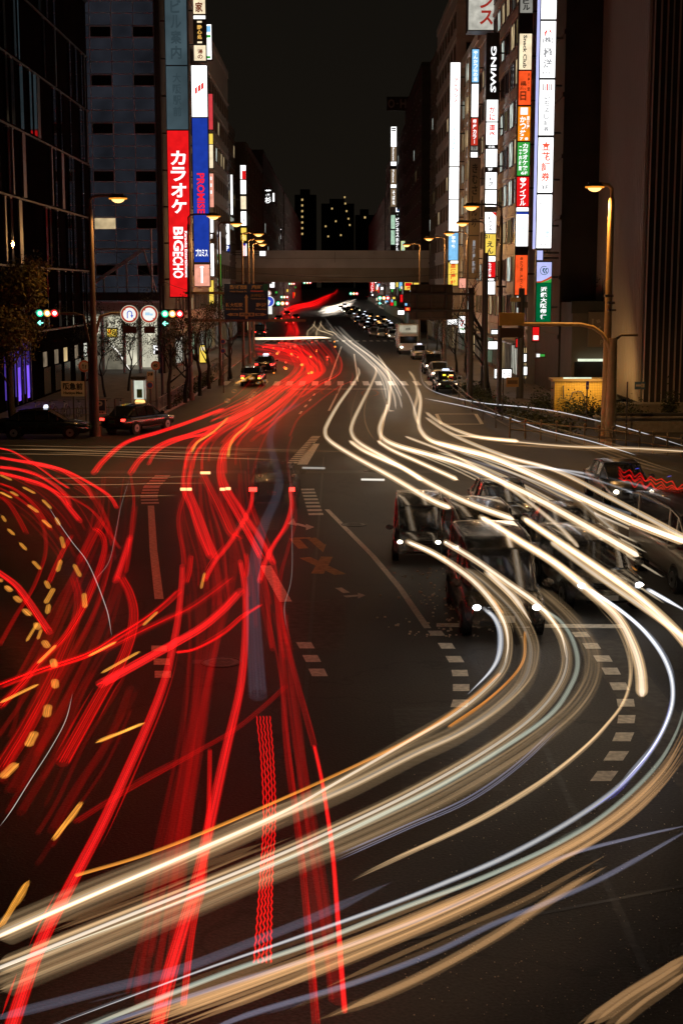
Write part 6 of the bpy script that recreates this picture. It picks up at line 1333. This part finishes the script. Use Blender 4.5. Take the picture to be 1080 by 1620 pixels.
for (lab, pts) in (('orange edge line above the thick cream trail', [(700,880),(760,925),(795,970)]), ('orange edge line on the first cream curve', [(790,1065),(740,1108),(660,1162),(560,1212),(420,1275),(250,1345),(120,1385)]), ('orange edge line inside the cream curve', [(830,1000),(825,1050),(780,1100),(710,1150)]), ('short orange strokes over the right lanes', [(795,768),(830,785),(870,808),(910,835),(950,862),(1010,905)])):
    trail(lab, pts, .06, 'o', .4, 2, .4, None, .9, 'turn signal trail', dash=(1.0, .7) if 'strokes' in lab else None)
for (lab, pts) in (('thin white scribble through the left swarm', [(75,798),(92,825),(115,858),(136,885),(152,918),(166,955),(172,975),(177,1006)]), ('thin white scribble at the far left bottom', [(115,1098),(104,1140),(80,1185),(48,1235),(20,1280),(0,1308)]), ('faint grey scribble above the red loop', [(207,752),(192,800),(182,850),(172,890),(150,918)]), ('faint grey scribble beside the lane line', [(452,720),(458,745),(462,900),(450,960),(455,1000)])):
    trail(lab, pts, .02 if pts[0][1] < 1000 else .012, 'p', .9 if 'white' in lab else .25, 0, 0, None, .6)
# wavy red strands at the bottom and the red-blue squiggles by the right fence
t = thing('wavy_light_trail', 'bundle of five wavy thin red strands at the bottom centre', 'light trail')
for i in range(5):
    trail(None, [(406+i*5.2,1133),(413+i*4.8,1200),(417+i*4.6,1290),(411+i*4.8,1400),(402+i*6.5,1523)], .02, 'r', 1.0, 0, 0, ('r', .5, .012), .8, parent=t, name='strand', step=3, wave=(.006+.002*(i%3), 1.35+.07*i))
t = thing('wavy_light_trail', 'jagged red and blue squiggles of light before the right planter', 'light trail')
for j, (col, dy, n_) in enumerate((('r', 0, 4), ('bl', -14, 2))):
    for i in range(n_):
        pts = []
        for k in range(14):
            x = 978+k*8.4; pts.append((x, 742+dy+k*2.2+i*5+(7 if k % 2 else -4)*rt.uniform(.2,1.2)))
        trail(None, pts, .045, col, .9, 0, 0, None, 2.0, parent=t, name='strand', step=4, dash=(.5,.4) if col == 'bl' else None)
# bright caps: the lamps that stood still
cap = emi('standing_lamp_red', (1,.25,.12), 3, 0, False); capw = emi('standing_lamp_orange', (1,.5,.2), 2, 0, False)
for (px, py, w, lab) in ((290,774,9,'short bright bar capping the left red strand'),(299.5,774,8,'short bright bar capping the second red strand'),(352,774,8,'short bright bar capping the third red strand'),(361,773,8,'short bright bar capping the fourth red strand'),(325,748,16,'wide bright bar at the head of the red ribbon')):
    v = P(px, py, .85); k = w/2250*v.y/2; mb = MB(); mb.tube([(v.x-k,v.y,v.z),(v.x+k,v.y,v.z)], .05, capw, n=6, caps=True); tag(mb.build('standing_lamp_streak'), lab, 'light trail')
for (px, py, px1, lab) in ((571,758.5,608,'short cream bar of light on the dark road in the middle'),(478,740,514,'faint cream bar of light left of the middle one')):
    a, c = P(px, py, .3), P(px1, py+.6, .3); mb = MB(); mb.tube([a, c], .05, g_('p', .9 if px > 500 else .35, 1), n=6); tag(mb.build('standing_lamp_streak'), lab, 'light trail')

for (lab, pts) in (('first bright stretch of the minivan headlight trail', [(645,857),(690,878),(740,912),(775,948),(797,985),(803,1020),(798,1048)]), ('first bright stretch of the second cream trail', [(705,858),(750,885),(800,920),(852,958),(885,1000),(895,1040)]),
    ('bright stretch crossing from the second lane to the sport utility car', [(760,818),(820,855),(880,893),(935,938),(965,965)]), ('bright stretch crossing above the sport utility car', [(828,820),(880,855),(950,902),(1010,945),(1050,980)]), ('short bright stretch out of the tall brown van', [(770,905),(812,945),(840,985)])):
    trail(lab, pts, .15, 'w', .6, 4, .5, ('p', 1.5, .035), 2.0, taper=(.001, .35), hz=.07)  # bright doubles of these trails, raised to show over the car bodies

trail('bright first stretch of the bluish trail out of the sport utility car', [(933,933),(980,965),(1020,1000),(1050,1042),(1063,1085),(1058,1130),(1030,1185),(980,1243)], .11, 'b', .6, 3, .4, ('p', 1.4, .03), .7, taper=(.001, .7))
trail('blue glint beside the bluish trail on the right', [(1061,1100),(1050,1150),(1020,1200),(975,1250),(920,1290)], .05, 'bl', .5, 2, .3, None, .6, taper=.4)

o = FAR.build('distant_light_trails'); o['kind'] = 'stuff'; tag(o, 'mass of fine far red and white light trails winding from the overpass to the crossing', 'light trails')
